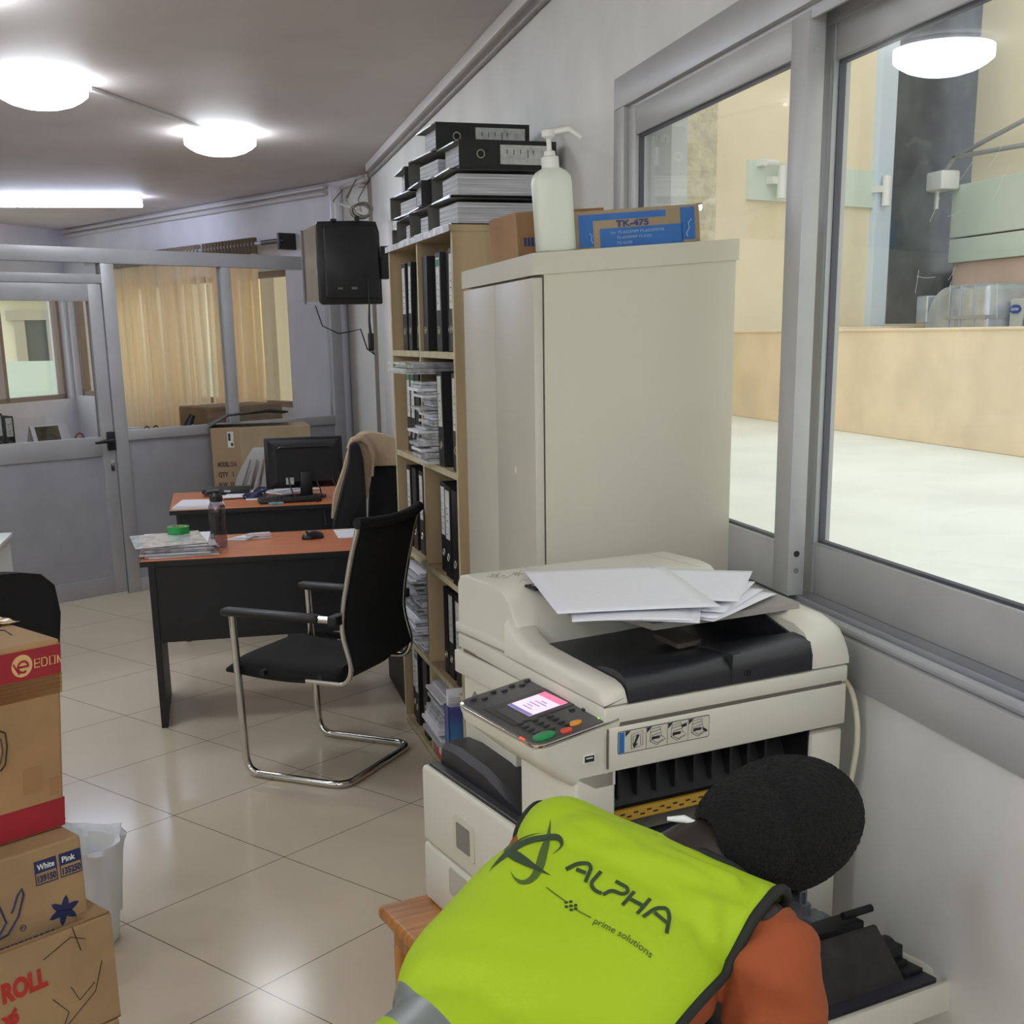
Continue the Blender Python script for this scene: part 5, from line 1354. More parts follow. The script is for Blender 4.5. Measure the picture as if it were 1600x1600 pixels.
key(.098, .034, .0085, 'reset_key', mat('key_orange', (232, 154, 46), .35), 'orange reset key', .012)
key(.070, .018, .0085, 'stop_key', mat('key_red', (222, 72, 56), .35), 'red stop key', .011)
for x, y, g in ((.148, .036, 1), (.142, .022, 1)): key(x, y, .004, 'indicator_light', mat('led_green', (120, 230, 60), .3, emit=(120, 240, 50), estr=1.2), 'small green light', .006, .001)
b = MB(); b.box((.0012, .046, .0), (.005, .062, .0065), M=PX); lab(b.build('warning_light', mat('led_red', (240, 70, 40), .3, emit=(255, 60, 30), estr=1.5), cp), 'small red light on the rim')
def f_(b):
    b.box((-.085, -.0035, .952), (-.066, 0, .963), M_ink); b.box((-.087, -.003, .950), (-.064, -.0005, .965), M_white); b.box((-.082, -.0042, .958), (-.069, -.003, .960), M_white)
lab(one('usb_port', f_, M_ink, cp), 'small black socket')
# document feeder
def f_(b):
    # low white front rail, its near end rounded
    R = []
    for y, zt in ((.0, 1.055), (.006, 1.066), (.018, 1.073), (.04, 1.077), (.20, 1.078), (.30, 1.080), (.345, 1.092), (.40, 1.12)):
        x0 = -.044 + .056 * y; x1 = .004 + .08 * y
        R.append([(x0, y, 1.044), (x1, y, 1.044), (x1 - .003, y, zt), (x0 + .022, y, zt), (x0 + .008, y, zt - .004), (x0, y, zt - .014)])
    b.loft(R)
one('feeder_front_rail', f_, M_cream, cp, 50)
def f_(b):
    prof = [(.634, 1.046), (.634, 1.15), (.625, 1.166), (.60, 1.172), (.47, 1.172), (.43, 1.167), (.40, 1.15), (.375, 1.115), (.352, 1.075), (.352, 1.046)]
    R = []
    for x, s in ((-.010, .0), (-.004, 1.0), (.12, 1.0), (.505, 1.0)):
        c = V((.49, 1.1)); k = 1.0 if s else .955
        R.append([(x, c.x + (p[0] - c.x) * k, c.y + (p[1] - c.y) * k) for p in prof])
    b.loft(R)
    b.box((-.014, .34, 1.044), (.03, .642, 1.066), bev=.006)
one('feeder_cover', f_, M_cream, cp, 40)
def f_(b):
    b.box((.15, .45, 1.1722), (.40, .60, 1.1728), mat('cover_pale', (206, 204, 192), .5)); 
    b.box((.045, .39, 1.168), (.095, .435, 1.1725), M_ink); b.box((.055, .40, 1.17), (.085, .425, 1.173), M_cream2)
    rr = random.Random(3)
    for k in range(12):
        x = .03 + .1 * rr.random(); y = .47 + .1 * rr.random(); q = rr.random() * 6
        b.tube([(x + .012 * cos(q + s * 1.1), y + .012 * sin(q + s * 1.6), 1.1726) for s in range(5)], .00035, M_mark, 4)
    for k in range(4): b.box((.30 + .03 * k, .388, 1.1715), (.322 + .03 * k, .40, 1.1727), M_ink)
one('feeder_marks', f_, M_ink, cp)
b = MB(); b.box((.135, .40, 1.1722), (.1365, .62, 1.1729), M_cream2); b.box((.455, .40, 1.1722), (.4565, .62, 1.1729), M_cream2); b.build('cover_seam', mat('joint_grey', (96, 92, 82), .7), cp)
def f_(b):
    # black catch tray with a lip that rolls down at the near side
    R = []
    for y, z in ((-.002, 1.046), (-.002, 1.068), (.006, 1.084), (.02, 1.092), (.05, 1.095), (.09, 1.090), (.14, 1.078), (.24, 1.072), (.36, 1.070)):
        xi = .003 + .08 * y
        R.append([(xi, y, 1.044), (.415, y, 1.044), (.415, y, z + (.012 if .0 < y < .06 else .004)), (.30, y, z + .004), (.20, y, z), (xi, y, z - .003)])
    b.loft(R)
one('catch_tray', f_, M_tray, cp, 40)
def f_(b):
    b.box((.225, -.0032, 1.046), (.227, .10, 1.0985)); b.box((.205, .006, 1.0962), (.25, .008, 1.0976))
one('lip_seam', f_, M_ink, cp)
def f_(b):
    for k in range(3): b.box((.255 + .006 * k, -.004, 1.055), (.257 + .006 * k, -.0015, 1.066))
one('grip_mark', f_, M_ink, cp)
def f_(b):
    R = []
    for y, zt in ((-.001, 1.085), (.006, 1.105), (.02, 1.122), (.05, 1.135), (.12, 1.142), (.22, 1.140), (.36, 1.135)):
        R.append([(.410, y, 1.044), (.507, y, 1.044), (.507, y, zt - .03), (.498, y, zt - .012), (.478, y, zt), (.43, y, zt + .002), (.412, y, zt - .012)])
    b.loft(R)
one('feeder_back_block', f_, M_cream, cp, 50)
def f_(b): b.prism([(.02, 1.06), (.36, 1.06), (.36, 1.128), (.14, 1.128), (.06, 1.105)], .4055, .4115, axis='x')
one('back_block_lining', f_, M_tray, cp)
def f_(b):
    b.loft([[(.09, .36, 1.142), (.47, .36, 1.142), (.47, .36, 1.152), (.09, .36, 1.152)], [(.095, .20, 1.146), (.47, .20, 1.146), (.47, .20, 1.156), (.095, .20, 1.156)],
            [(.115, .085, 1.140), (.455, .085, 1.140), (.455, .085, 1.152), (.115, .085, 1.152)]])
one('document_tray', f_, mat('tray_grey', (150, 146, 142), .5), cp, 30)
one('paper_stop', lambda b: b.prism(rounded([(.20, .125), (.262, .135), (.275, .23), (.215, .23)], .008, 3), 1.085, 1.094), mat('stop_brown', (84, 76, 70), .5), cp)
# open right side: dark innards
def f_(b):
    b.box((.0, .192, .50), (.43, .2, .93)); b.box((-.02, .02, .915), (.43, .2, .925)); b.box((-.018, .02, .5), (-.012, .19, .92)); b.box((.422, .01, .5), (.4265, .19, .92))
one('side_cavity', f_, M_dark, cp)
def f_(b):
    b.loft([[(-.005, .11, .78), (.42, .11, .78), (.42, .19, .80), (-.005, .19, .80)], [(-.005, .06, .83), (.42, .06, .83), (.42, .19, .84), (-.005, .19, .84)], [(-.005, .09, .90), (.42, .09, .90), (.42, .19, .91), (-.005, .19, .91)]])
    for k in range(9): b.box((.02 + .042 * k, .055, .845), (.026 + .042 * k, .10, .90))
one('fuser_cover', f_, mat('innards_black', (26, 26, 28), .55), cp, 30)
def f_(b):
    b.box((.0, .055, .800), (.40, .062, .822), mat('label_yellow', (196, 154, 52), .5))
    for k in range(26): b.box((.012 + .0145 * k, .0545, .806 + .006 * (k % 2)), (.022 + .0145 * k, .055, .809 + .006 * (k % 2)), M_ink)
lab(one('caution_label', f_, M_ink, cp), 'yellow caution strip')
def f_(b):
    for z, y, r_ in ((.73, .10, .022), (.66, .13, .016), (.585, .09, .018)): b.cyl((.0, y, z), (.42, y, z), r_, n=18)
one('roller', f_, mat('roller_grey', (52, 52, 56), .4), cp, 50)
def f_(b):
    b.box((.40, -.02, .52), (.425, .03, .575), bev=.004); b.box((.40, -.05, .535), (.45, .0, .552), bev=.004); b.cyl((.41, -.01, .575), (.41, -.01, .60), .008, n=12)
    b.box((.435, -.03, .505), (.47, .0, .54), bev=.003)
lab(one('hinge_bracket', f_, mat('bright_hinge', (142, 144, 156), .25, .7), cp, 40), 'bright metal hinge parts')
# the opened cover, hanging out over the floor
cvM = Matrix.Translation((0, .0, .51)) @ Matrix.Rotation(radians(-3.5), 4, 'X')
cv = bpy.data.objects.new('side_cover', None); COL.objects.link(cv); cv.parent = cp; cv.matrix_local = cvM
lab(cv, 'side cover swung open, dark inside and pale outside')
def f_(b):
    b.prism(rounded([(.0, -.01), (.498, -.01), (.505, -.31), (.0, -.31)], .012, 4), -.045, -.006, M_cream)
    b.box((-.002, -.316, -.052), (.507, -.304, .004), M_cream, .003); b.box((.494, -.31, -.05), (.507, -.01, .004), M_cream, .003)
one('cover_shell', f_, M_cream, cv, 40)
one('inner_plate', lambda b: b.prism(rounded([(.01, -.02), (.485, -.02), (.480, -.292), (.01, -.292)], .01, 4), -.006, .0), mat('plate_dark', (50, 48, 58), .5), cv, 40)
def f_(b): b.loft([[(.02, -.262, .0), (.428, -.262, .0), (.428, -.24, .0), (.02, -.24, .0)], [(.03, -.215, .092), (.405, -.215, .092), (.405, -.208, .092), (.03, -.208, .092)]])
one('paper_guide', f_, mat('guide_dusty', (50, 47, 44), .7, var=.35, vscale=18), cv, 30)
def f_(b):
    b.box((.02, -.15, .0), (.44, -.10, .07), bev=.004); b.cyl((.40, -.135, .082), (.47, -.135, .082), .0075, n=12)
one('transfer_unit', f_, M_dark, cv, 40)
def f_(b):
    b.cyl((.425, -.20, .028), (.45, -.20, .028), .028, n=24); b.box((.425, -.235, .0), (.465, -.17, .018), bev=.003); b.box((.44, -.225, .01), (.462, -.205, .045), bev=.003); b.box((.43, -.26, 0), (.475, -.20, .01), bev=.002)
one('gear_block', f_, M_black, cv, 40)
one('hub', lambda b: b.cyl((.449, -.20, .028), (.456, -.20, .028), .009, n=16), M_white, cv, 40)
# sheets lying on the feeder
def sheet(i, cx, cy, z, ang, w=.297, h=.42, label='', bend=.0):
    t = thing('paper_sheet', label, 'paper', mtx=PM @ Matrix.Translation((cx + .022, cy - .035, z)) @ Matrix.Rotation(ang, 4, 'Z'))
    def S(u, v):
        x = (u - .5) * w; y = (v - .5) * h
        return V((x, y, bend * ((u - .5) * 2) ** 2 + bend * .7 * ((v - .5) * 2) ** 3))
    b = MB(); b.grid(S, 10, 12); b.build('leaf', M_paper, t, 180, solid=.0004)
zt = 1.159
sheet(0, .245, .20, zt + .006, radians(-62), .21, .297, 'lowest white sheet fanned towards the window, on the feeder of the photocopier', -.003)
sheet(1, .235, .21, zt + .009, radians(-56), .21, .297, 'white sheet fanned second from below on the feeder, its corner nearest the window', -.002)
sheet(2, .25, .235, zt + .012, radians(-50), .21, .297, 'white sheet third from below in the fan on the feeder', 0)
sheet(3, .12, .19, zt + .015, radians(-38), .21, .297, 'white sheet poking out to the near side at the foot of the fan', -.002)
sheet(4, .09, .20, zt + .018, radians(-30), .21, .297, 'white sheet with a corner drooping over the near rail', -.003)
sheet(5, .285, .265, zt + .021, radians(-44), .21, .297, 'white sheet forming the upper edge of the fan beside the window', .001)
sheet(6, .135, .31, zt + .024, radians(-21), .297, .42, 'large topmost white sheet lying over the fan on the feeder', -.001)
pcd = thing('mains_cable', 'cream power cord curving down behind the photocopier by the wall', 'cord')
one('flex', lambda b: b.tube(fillet([(1.165, 2.20, 1.0), (1.172, 2.09, .99), (1.178, 2.065, .90), (1.172, 2.075, .79), (1.15, 2.12, .62), (1.15, 2.2, .3), (1.17, 2.3, .02)], .1, 6), .006, n=10), mat('cord_cream', (206, 200, 178), .5), pcd, 60)
# ================================================================== PERSON
GO = V((.53, 1.475, .87))
GY = V((.782, .541, .311)).normalized(); GX = V((.614, -.755, -.229)); GX = (GX - GY * GX.dot(GY)).normalized(); GN = GX.cross(GY)
GM = frame(GO, GX, GY)
GI = GM.inverted()
XM = -.03
HC = GI @ V((.770, 1.600, .931))
hU = (GI.to_3x3() @ V((.94, .30, -.02))).normalized(); hF = GI.to_3x3() @ V((-.2, .75, -.6)); hF = (hF - hU * hF.dot(hU)).normalized(); hR = hF.cross(hU)
def W(p): return GI @ V(p)              # world point -> body frame
SK = HC - hU * .075 - hF * .03          # base of the skull
LS, RS = V((XM - .150, .03, -.01)), V((XM + .198, .045, .0))
LE, RE = W((.365, 1.72, .72)), W((.700, 1.345, .56))
LW, RW = W((.60, 1.80, .63)), W((.815, 1.565, .60))
LH, RH = W((.68, 1.84, .605)), W((.86, 1.64, .548))
PL, PRt = W((.14, 1.30, .76)), W((.22, 1.14, .74))
KL, KR = W((.22, 1.42, .44)), W((.34, 1.13, .42))
AL, AR = W((.06, 1.36, .09)), W((.16, 1.06, .09))
def bone(bm, p0, p1, r0, r1, n=18):
    d = (p1 - p0); L = d.length; z = d.normalized(); x = z.orthogonal().normalized(); y = z.cross(x); rows = []
    for k in range(-5, 6):
        pass
    prof = [(-r0 * cos(a), r0 * sin(a)) for a in [pi / 2 * k / 5 for k in range(6)]] + [(L + r1 * sin(a), r1 * cos(a)) for a in [pi / 2 * k / 5 for k in range(6)]]
    R = [[bm.verts.new(p0 + z * h + (x * cos(2 * pi * k / n) + y * sin(2 * pi * k / n)) * max(r, 1e-4)) for k in range(n)] for h, r in prof]
    for i in range(len(R) - 1):
        for k in range(n): bm.faces.new([R[i][k], R[i][(k + 1) % n], R[i + 1][(k + 1) % n], R[i + 1][k]])
    bm.faces.new(list(reversed(R[0]))); bm.faces.new(R[-1])
def ell(bm, c, ax, r, e=1.0):
    rr = bmesh.ops.create_icosphere(bm, subdivisions=4, radius=1.0)
    for v in rr['verts']:
        q = [math.copysign(abs(t) ** e, t) for t in v.co]
        v.co = V(c) + ax[0] * q[0] * r[0] + ax[1] * q[1] * r[1] + ax[2] * q[2] * r[2]
EX = (V((1, 0, 0)), V((0, 1, 0)), V((0, 0, 1)))
HX = (hR, hF, hU)
def torso(bm, g=0.0, legs=False):
    ell(bm, (XM - .008, -.125, -.015), EX, (.172 + g, .215 + g, .088 + g), .70)
    ell(bm, (XM + .0, -.36, -.02), EX, (.130 + g, .20 + g, .088 + g), .85)
    bone(bm, V((XM - .140, .045, .005)), V((XM + .165, .060, .010)), .056 + g, .058 + g)
    bone(bm, V((XM - .09, .03, .012)), V((XM + .10, .035, .012)), .064 + g, .064 + g)
def mesh_from(bm, voxel, smooth, name, m, parent):
    me = bpy.data.meshes.new('tmp'); bmesh.ops.recalc_face_normals(bm, faces=list(bm.faces)); bm.to_mesh(me); bm.free()
    o = bpy.data.objects.new('tmp', me); COL.objects.link(o)
    r = o.modifiers.new('r', 'REMESH'); r.mode = 'VOXEL'; r.voxel_size = voxel
    if smooth:
        s = o.modifiers.new('s', 'SMOOTH'); s.factor = .5; s.iterations = smooth
    dg = bpy.context.evaluated_depsgraph_get(); dg.update()
    me2 = bpy.data.meshes.new_from_object(o.evaluated_get(dg)); bpy.data.objects.remove(o); bpy.data.meshes.remove(me)
    me2.name = name; me2.materials.clear(); me2.materials.append(m)
    for p in me2.polygons: p.use_smooth = True
    o2 = bpy.data.objects.new(name, me2); COL.objects.link(o2); o2.parent = parent
    return o2
M_skin = mat('dark_skin', (40, 29, 26), .5, var=.1, vscale=12, bump=.08, bscale=150)
M_hair = mat('short_black_hair', (14, 12, 12), .95, var=.5, vscale=120, bump=1.0, bscale=300)
M_orange = mat('orange_cotton', (146, 70, 32), .85, bump=.18, bscale=40)
M_lime = mat('hi_vis_lime', (156, 184, 8), .75, bump=.05, bscale=300)
M_bind = mat('black_binding', (26, 28, 24), .8)
M_refl = mat('reflective_tape', (118, 124, 122), .35, .2)
M_print = mat('vest_print', (44, 62, 34), .75)
M_print2 = mat('vest_print_light', (70, 92, 30), .75)
M_trous = mat('dark_trousers', (36, 38, 46), .9)
ps = thing('person', 'person in lime hi-vis vest over orange shirt bending into the open photocopier, back turned', 'person', mtx=GM)
# ---- body: one continuous surface
bm = bmesh.new()
torso(bm, 0)
ell(bm, (XM, -.56, -.03), EX, (.155, .13, .11), .9)
bone(bm, V((XM, .03, .01)), SK, .060, .056); bone(bm, V((XM + .01, .05, .0)), HC - hU * .06, .055, .056)
ell(bm, HC + hU * .012 - hF * .008, HX, (.078, .098, .100))           # cranium
ell(bm, HC - hU * .055 + hF * .035, HX, (.056, .062, .062))           # face and jaw
ell(bm, HC - hU * .098 + hF * .066, HX, (.024, .022, .018))           # chin
ell(bm, HC - hU * .020 + hF * .096, HX, (.011, .018, .026))           # nose
ell(bm, HC - hU * .032 + hF * .104, HX, (.018, .012, .011))
ell(bm, HC - hU * .066 + hF * .092, HX, (.025, .009, .007)); ell(bm, HC - hU * .077 + hF * .090, HX, (.022, .009, .007))
for s in (-1, 1):
    ell(bm, HC + hU * .010 + hF * .083 + hR * s * .03, HX, (.022, .010, .008))     # brow
    ell(bm, HC - hU * .03 + hF * .06 + hR * s * .045, HX, (.018, .02, .018))       # cheek
    ell(bm, HC - hU * .018 - hF * .004 + hR * s * .077, HX, (.011, .018, .030))    # ear
for S, E_, Wr in ((LS, LE, LW), (RS, RE, RW)):
    bone(bm, S, E_, .052, .040); bone(bm, E_, Wr, .040, .027)
def hand(bm, wr, kn, palm_n, curl, side):
    # wr wrist, kn knuckle centre; palm_n points out of the back of the hand
    d = (kn - wr).normalized(); n = (palm_n - d * palm_n.dot(d)).normalized(); s = d.cross(n) * side
    for k, (off, ln) in enumerate(((-.030, .92), (-.010, 1.0), (.010, .95), (.029, .78))):
        b0 = wr + s * off * .5; b1 = kn + s * off
        bone(bm, b0, b1, .015, .0125, 12)
        p = b1; L = [.044 * ln, .028 * ln, .022 * ln]; a = radians(curl[0])
        for j in range(3):
            q = p + (d * cos(a) - n * sin(a)) * L[j]
            bone(bm, p, q, .0095 - .0008 * j, .0088 - .0008 * j, 10); p = q; a += radians(curl[1])
    t0 = wr + (kn - wr) * .25 - s * .022; t1 = t0 + (d * .6 - s * .7 - n * .35).normalized() * .045; t2 = t1 + (d * .85 - s * .1 - n * .5).normalized() * .032
    bone(bm, wr + (kn - wr) * .2, t0, .015, .014, 10); bone(bm, t0, t1, .0125, .0105, 10); bone(bm, t1, t2, .010, .0085, 10)
UPW = GI.to_3x3() @ V((0, 0, 1))
for H_, Kn, A_ in ((PL, KL, AL), (PRt, KR, AR)):
    bone(bm, H_, Kn, .088, .056); bone(bm, Kn, A_, .054, .036)
hand(bm, LW, LH, UPW, (30, 32), 1); hand(bm, RW, RH, UPW, (35, 38), -1)
body = mesh_from(bm, .0042, 2, 'body', M_skin, ps)
# eyes
for s in (-1, 1):
    b = MB(); b.sphere(HC - hU * .005 + hF * .083 + hR * s * .03, .0105, mat('eye_white', (196, 188, 180), .3), 2); b.sphere(HC - hU * .006 + hF * .0895 + hR * s * .03, .0055, M_ink, 2); b.build('eye', None, ps, 180)
# ---- hair: a close cap with a rough surface
bm = bmesh.new()
ell(bm, HC + hU * .016 - hF * .010, HX, (.101, .124, .128))
ell(bm, HC - hU * .070 - hF * .050, HX, (.078, .066, .092))
hair = mesh_from(bm, .0034, 3, 'hair', M_hair, ps)
rr_ = random.Random(5)
for v, n_ in zip(hair.data.vertices, [v.normal.copy() for v in hair.data.vertices]):
    v.co += n_ * rr_.uniform(-.0016, .0016)
bmh = bmesh.new(); bmh.from_mesh(hair.data)
dl = []
for v in bmh.verts:
    q = v.co - HC; f = q.dot(hF); u = q.dot(hU); s = abs(q.dot(hR))
    if f > .045 and u < .05 + (f - .045) * .2: dl.append(v)
    elif f > -.012 and u < .002 and s > .03: dl.append(v)
    elif u < -.156: dl.append(v)
bmesh.ops.delete(bmh, geom=dl, context='VERTS'); bmh.to_mesh(hair.data); bmh.free()
# ---- clothes
def cut(o, pred):
    b = bmesh.new(); b.from_mesh(o.data)
    bmesh.ops.delete(b, geom=[f for f in b.faces if pred(f.calc_center_median())], context='FACES')
    b.to_mesh(o.data); b.free()
def tidy(o, it=12):
    b = bmesh.new(); b.from_mesh(o.data)
    lo = [v for v in b.verts if not v.link_edges]; bmesh.ops.delete(b, geom=lo, context='VERTS')
    for _ in range(it):
        mv = {}
        for v in b.verts:
            e = [x for x in v.link_edges if x.is_boundary]
            if len(e) == 2: mv[v] = v.co * .5 + (e[0].other_vert(v).co + e[1].other_vert(v).co) * .25
        for v, c in mv.items(): v.co = c
    loops = []; seen = set()
    for v in b.verts:
        if v in seen or sum(x.is_boundary for x in v.link_edges) != 2: continue
        lp = [v]; seen.add(v); cur = v
        while True:
            nx = [x.other_vert(cur) for x in cur.link_edges if x.is_boundary and x.other_vert(cur) not in seen and sum(y.is_boundary for y in x.other_vert(cur).link_edges) == 2]
            if not nx: break
            cur = nx[0]; seen.add(cur); lp.append(cur)
        if len(lp) > 12: loops.append([q.co.copy() for q in lp])
    b.to_mesh(o.data); b.free()
    return loops
bm = bmesh.new(); torso(bm, .006)
bone(bm, V((XM, .05, .012)), V((XM, .05, .012)).lerp(SK, .35), .070, .066)
ell(bm, (XM, -.54, -.03), EX, (.163, .13, .118), .9)
for S, E_, Wr, g in ((LS, LE, LW, .014), (RS, RE, RW, .016)):
    bone(bm, S, E_, .054 + g, .042 + g + .006); bone(bm, E_, E_.lerp(Wr, .75), .042 + g, .03 + g)
shirt = mesh_from(bm, .006, 4, 'shirt', M_orange, ps)
nd = (SK - V((XM, .05, .012))).normalized(); nb = V((XM, .05, .012))
cut(shirt, lambda c: (c - nb).dot(nd) > .035 and (c - nb).length < .2 and c.y > .04)
fL, fR = (LW - LE).normalized(), (RW - RE).normalized()
cut(shirt, lambda c: ((c - LE).dot(fL) > .19 and (c - LW).length < .12) or ((c - RE).dot(fR) > .18 and (c - RW).length < .12))
# soft folds in the sleeve
for v, n_ in zip(shirt.data.vertices, [v.normal.copy() for v in shirt.data.vertices]):
    c = v.co
    if c.x > .10: v.co += n_ * (.0035 * sin(70 * c.y + 45 * c.z) + .002 * sin(130 * c.x - 60 * c.y))
for lp in tidy(shirt, 20): pass
bm = bmesh.new()
ell(bm, (XM, -.565, -.035), EX, (.165, .125, .12), .9)
for H_, Kn, A_ in ((PL, KL, AL), (PRt, KR, AR)):
    bone(bm, H_, Kn, .099, .068); bone(bm, Kn, A_, .066, .056)
trous = mesh_from(bm, .007, 4, 'trousers', M_trous, ps)
for A_, s in ((AL, 1), (AR, -1)):
    b = MB(); aw = GM @ A_
    R = []
    for (y, w, h) in ((-.07, .022, .05), (-.05, .034, .075), (0, .038, .095), (.06, .042, .075), (.12, .048, .055), (.17, .042, .045), (.195, .02, .03)):
        R.append([V((aw.x, aw.y, 0)) + Matrix.Rotation(radians(-55), 3, 'Z') @ V((w * cos(a), y, h / 2 + h / 2 * math.copysign(abs(sin(a)) ** .6, sin(a)))) for a in [2 * pi * k / 20 for k in range(20)]])
    b.loft(R); bmesh.ops.transform(b.bm, matrix=GI, verts=b.bm.verts); b.build('shoe', M_black, ps, 60)
# ---- the vest
bm = bmesh.new(); torso(bm, .019)
vest = mesh_from(bm, .0055, 5, 'vest', M_lime, ps)
XR, XL, YA = .143, -.232, -.36
cut(vest, lambda c: (c.x > XR and c.y > -.6) or (c.x > XR - .06 and c.z < .0 and c.y > -.5) or (c.x < XL and c.y > YA + .05) or (c.y < -.52))
NKC = V((XM + .055, .178, .03))
cut(vest, lambda c: (V((c.x - NKC.x, (c.y - NKC.y) * 1.0, 0)).length < .075 and c.z > -.2))
# creases: pull towards the right shoulder and the neck, plus broad soft undulation
def crease(c):
    h = .0022 * sin(26 * c.x + 14 * c.y + 1.0) + .0016 * sin(-19 * c.x + 33 * c.y)
    for (p, q, w, a) in (((.09, .065), (-.06, .015), .014, .006), ((.110, .03), (.02, -.03), .014, .0035), ((.09, .075), (-.02, .055), .009, .006), ((.115, -.01), (.07, .03), .012, .003),
                         ((-.12, .05), (-.02, .03), .014, .003), ((-.16, -.27), (.0, -.20), .02, .003), ((.0, -.30), (.1, -.22), .018, .004)):
        p = V(p); q = V(q); d = q - p; t = max(0, min(1, (V((c.x, c.y)) - p).dot(d) / d.length_squared)); r = (V((c.x, c.y)) - p - d * t).length
        h += a * math.exp(-(r / w) ** 2) * (1 - .6 * t)
        h -= a * .6 * math.exp(-((r - w * 1.7) / w) ** 2) * (1 - .6 * t)
    return h
for v, n_ in zip(vest.data.vertices, [v.normal.copy() for v in vest.data.vertices]):
    if v.co.z > .0: v.co += n_ * crease(v.co)
loops = tidy(vest, 30)
b = bmesh.new(); b.from_mesh(vest.data)
for y_ in (-.298, -.346):
    bmesh.ops.bisect_plane(b, geom=list(b.verts) + list(b.edges) + list(b.faces), plane_co=(-.17, y_, 0), plane_no=(.30, 1, 0))
for f in b.faces:
    c_ = f.calc_center_median(); f.material_index = 1 if -.346 < c_.y + .30 * (c_.x + .17) < -.298 else 0
b.to_mesh(vest.data); b.free()
vest.data.materials.append(M_refl)
vbvh = BVHTree.FromPolygons([v.co.copy() for v in vest.data.vertices], [list(p.vertices) for p in vest.data.polygons])
for lp in loops:
    b = MB(); q = lp
    for _ in range(6): q = [(q[i - 1] + q[i] * 2 + q[(i + 1) % len(q)]) / 4 for i in range(len(q))]
    b.tube(q[::2] if len(q) > 40 else q, .0075, n=8, closed=True)
    lab(b.build('vest_binding', M_bind, vest, 60), 'black edging of the vest')
sm = vest.modifiers.new('thickness', 'SOLIDIFY'); sm.thickness = .0022; sm.offset = -1
b = MB(); b.tube([V((XM - .020, .128, .068)), V((XM + .0, .140, .070)), V((XM + .02, .146, .068))], [.003, .006, .003], n=8); lab(b.build('white_collar', M_white, shirt, 60), 'white collar edge')
# ---- print on the back of the vest, laid out in its own units and wrapped onto the cloth
PCX = [-0.32128, 0.24581, 0.28213, -0.03219, -0.15515, -0.05816, 0.007, 0.01209, 0.06678, -0.00897]; PCY = [0.01746, 0.04474, -0.32999, 0.01905, 0.13081, 0.07043, -0.00419, -0.00209, -0.07825, 0.01032]  #FIT
def wrap(u, v, lift=.0012):
    u /= 1000; v /= 1000
    t = (1, u, v, u * u, u * v, v * v, u ** 3, u * u * v, u * v * v, v ** 3)
    x = sum(a * c for a, c in zip(t, PCX)); y = sum(a * c for a, c in zip(t, PCY))
    h = vbvh.ray_cast(V((x, y, .4)), V((0, 0, -1)))
    return (h[0] + h[1] * lift) if h[0] is not None else V((x, y, .09))
def printed(name, polys, m, lift=.0012, label=None):
    out = bmesh.new()
    for pl in polys:
        b = bmesh.new(); vs = [b.verts.new((p[0], p[1], 0)) for p in pl]; b.faces.new(vs); b.normal_update()
        bmesh.ops.triangulate(b, faces=b.faces[:], quad_method='BEAUTY', ngon_method='EAR_CLIP')
        for _ in range(7):
            es = [e for e in b.edges if e.calc_length() > 26]
            if not es: break
            bmesh.ops.subdivide_edges(b, edges=es, cuts=1); b.normal_update(); bmesh.ops.triangulate(b, faces=[f for f in b.faces if len(f.verts) > 3])
        mp = {v: out.verts.new(wrap(v.co.x, v.co.y, lift)) for v in b.verts}
        for f in b.faces:
            try: out.faces.new([mp[v] for v in f.verts])
            except ValueError: pass
        b.free()
    for f in out.faces:
        f.normal_update()
        if f.normal.z < 0: f.normal_flip()
    me = bpy.data.meshes.new(name); out.to_mesh(me); out.free(); me.materials.append(m)
    o = bpy.data.objects.new(name, me); COL.objects.link(o); o.parent = vest
    if label: lab(o, label)
    return o
def smoothpoly(P, n=4):
    out = []; N = len(P)
    for i in range(N):
        p0, p1, p2, p3 = P[i - 1], P[i], P[(i + 1) % N], P[(i + 2) % N]
        sharp = len(p1) > 2 or len(p2) > 2
        for k in range(n):
            t = k / n
            a = p1 if len(p1) > 2 else p0; d = p2 if len(p2) > 2 else p3
            a = p1 if len(p1) > 2 else p0
            out.append(tuple(.5 * (2 * p1[j] + (p2[j] - a[j]) * t + (2 * a[j] - 5 * p1[j] + 4 * p2[j] - d[j]) * t * t + (3 * p1[j] - a[j] - 3 * p2[j] + d[j]) * t ** 3) for j in (0, 1)))
    return out
def ribbon(pts, w):
    L = []; R = []
    for i, p in enumerate(pts):
        a = V(pts[max(i - 1, 0)]); c = V(pts[min(i + 1, len(pts) - 1)]); d = (c - a).normalized(); n = V((-d.y, d.x))
        L.append((p[0] + n.x * w / 2, p[1] + n.y * w / 2)); R.append((p[0] - n.x * w / 2, p[1] - n.y * w / 2))
    return L + R[::-1]
S_ = 1
arc = [(105, 455, 1), (160, 385), (215, 325), (300, 250), (410, 205), (520, 192), (595, 208), (625, 248), (605, 300), (540, 356, 1), (592, 300), (600, 262), (565, 243), (490, 248), (400, 270), (310, 315), (235, 365), (160, 410)]
crescent = [(470, 170, 1), (390, 168), (310, 186), (245, 235), (211, 300), (222, 352), (262, 330), (284, 290), (292, 245), (330, 206), (400, 180)]
blade = [(225, 350, 1), (300, 325, 1), (370, 378), (430, 425), (540, 492, 1), (460, 470), (370, 440), (280, 400)]
spike = [(538, 90, 1), (531, 230), (512, 350), (488, 440), (448, 505), (390, 545), (325, 550), (280, 515), (255, 462, 1), (292, 508), (345, 525), (395, 495), (430, 425), (458, 330), (500, 215)]
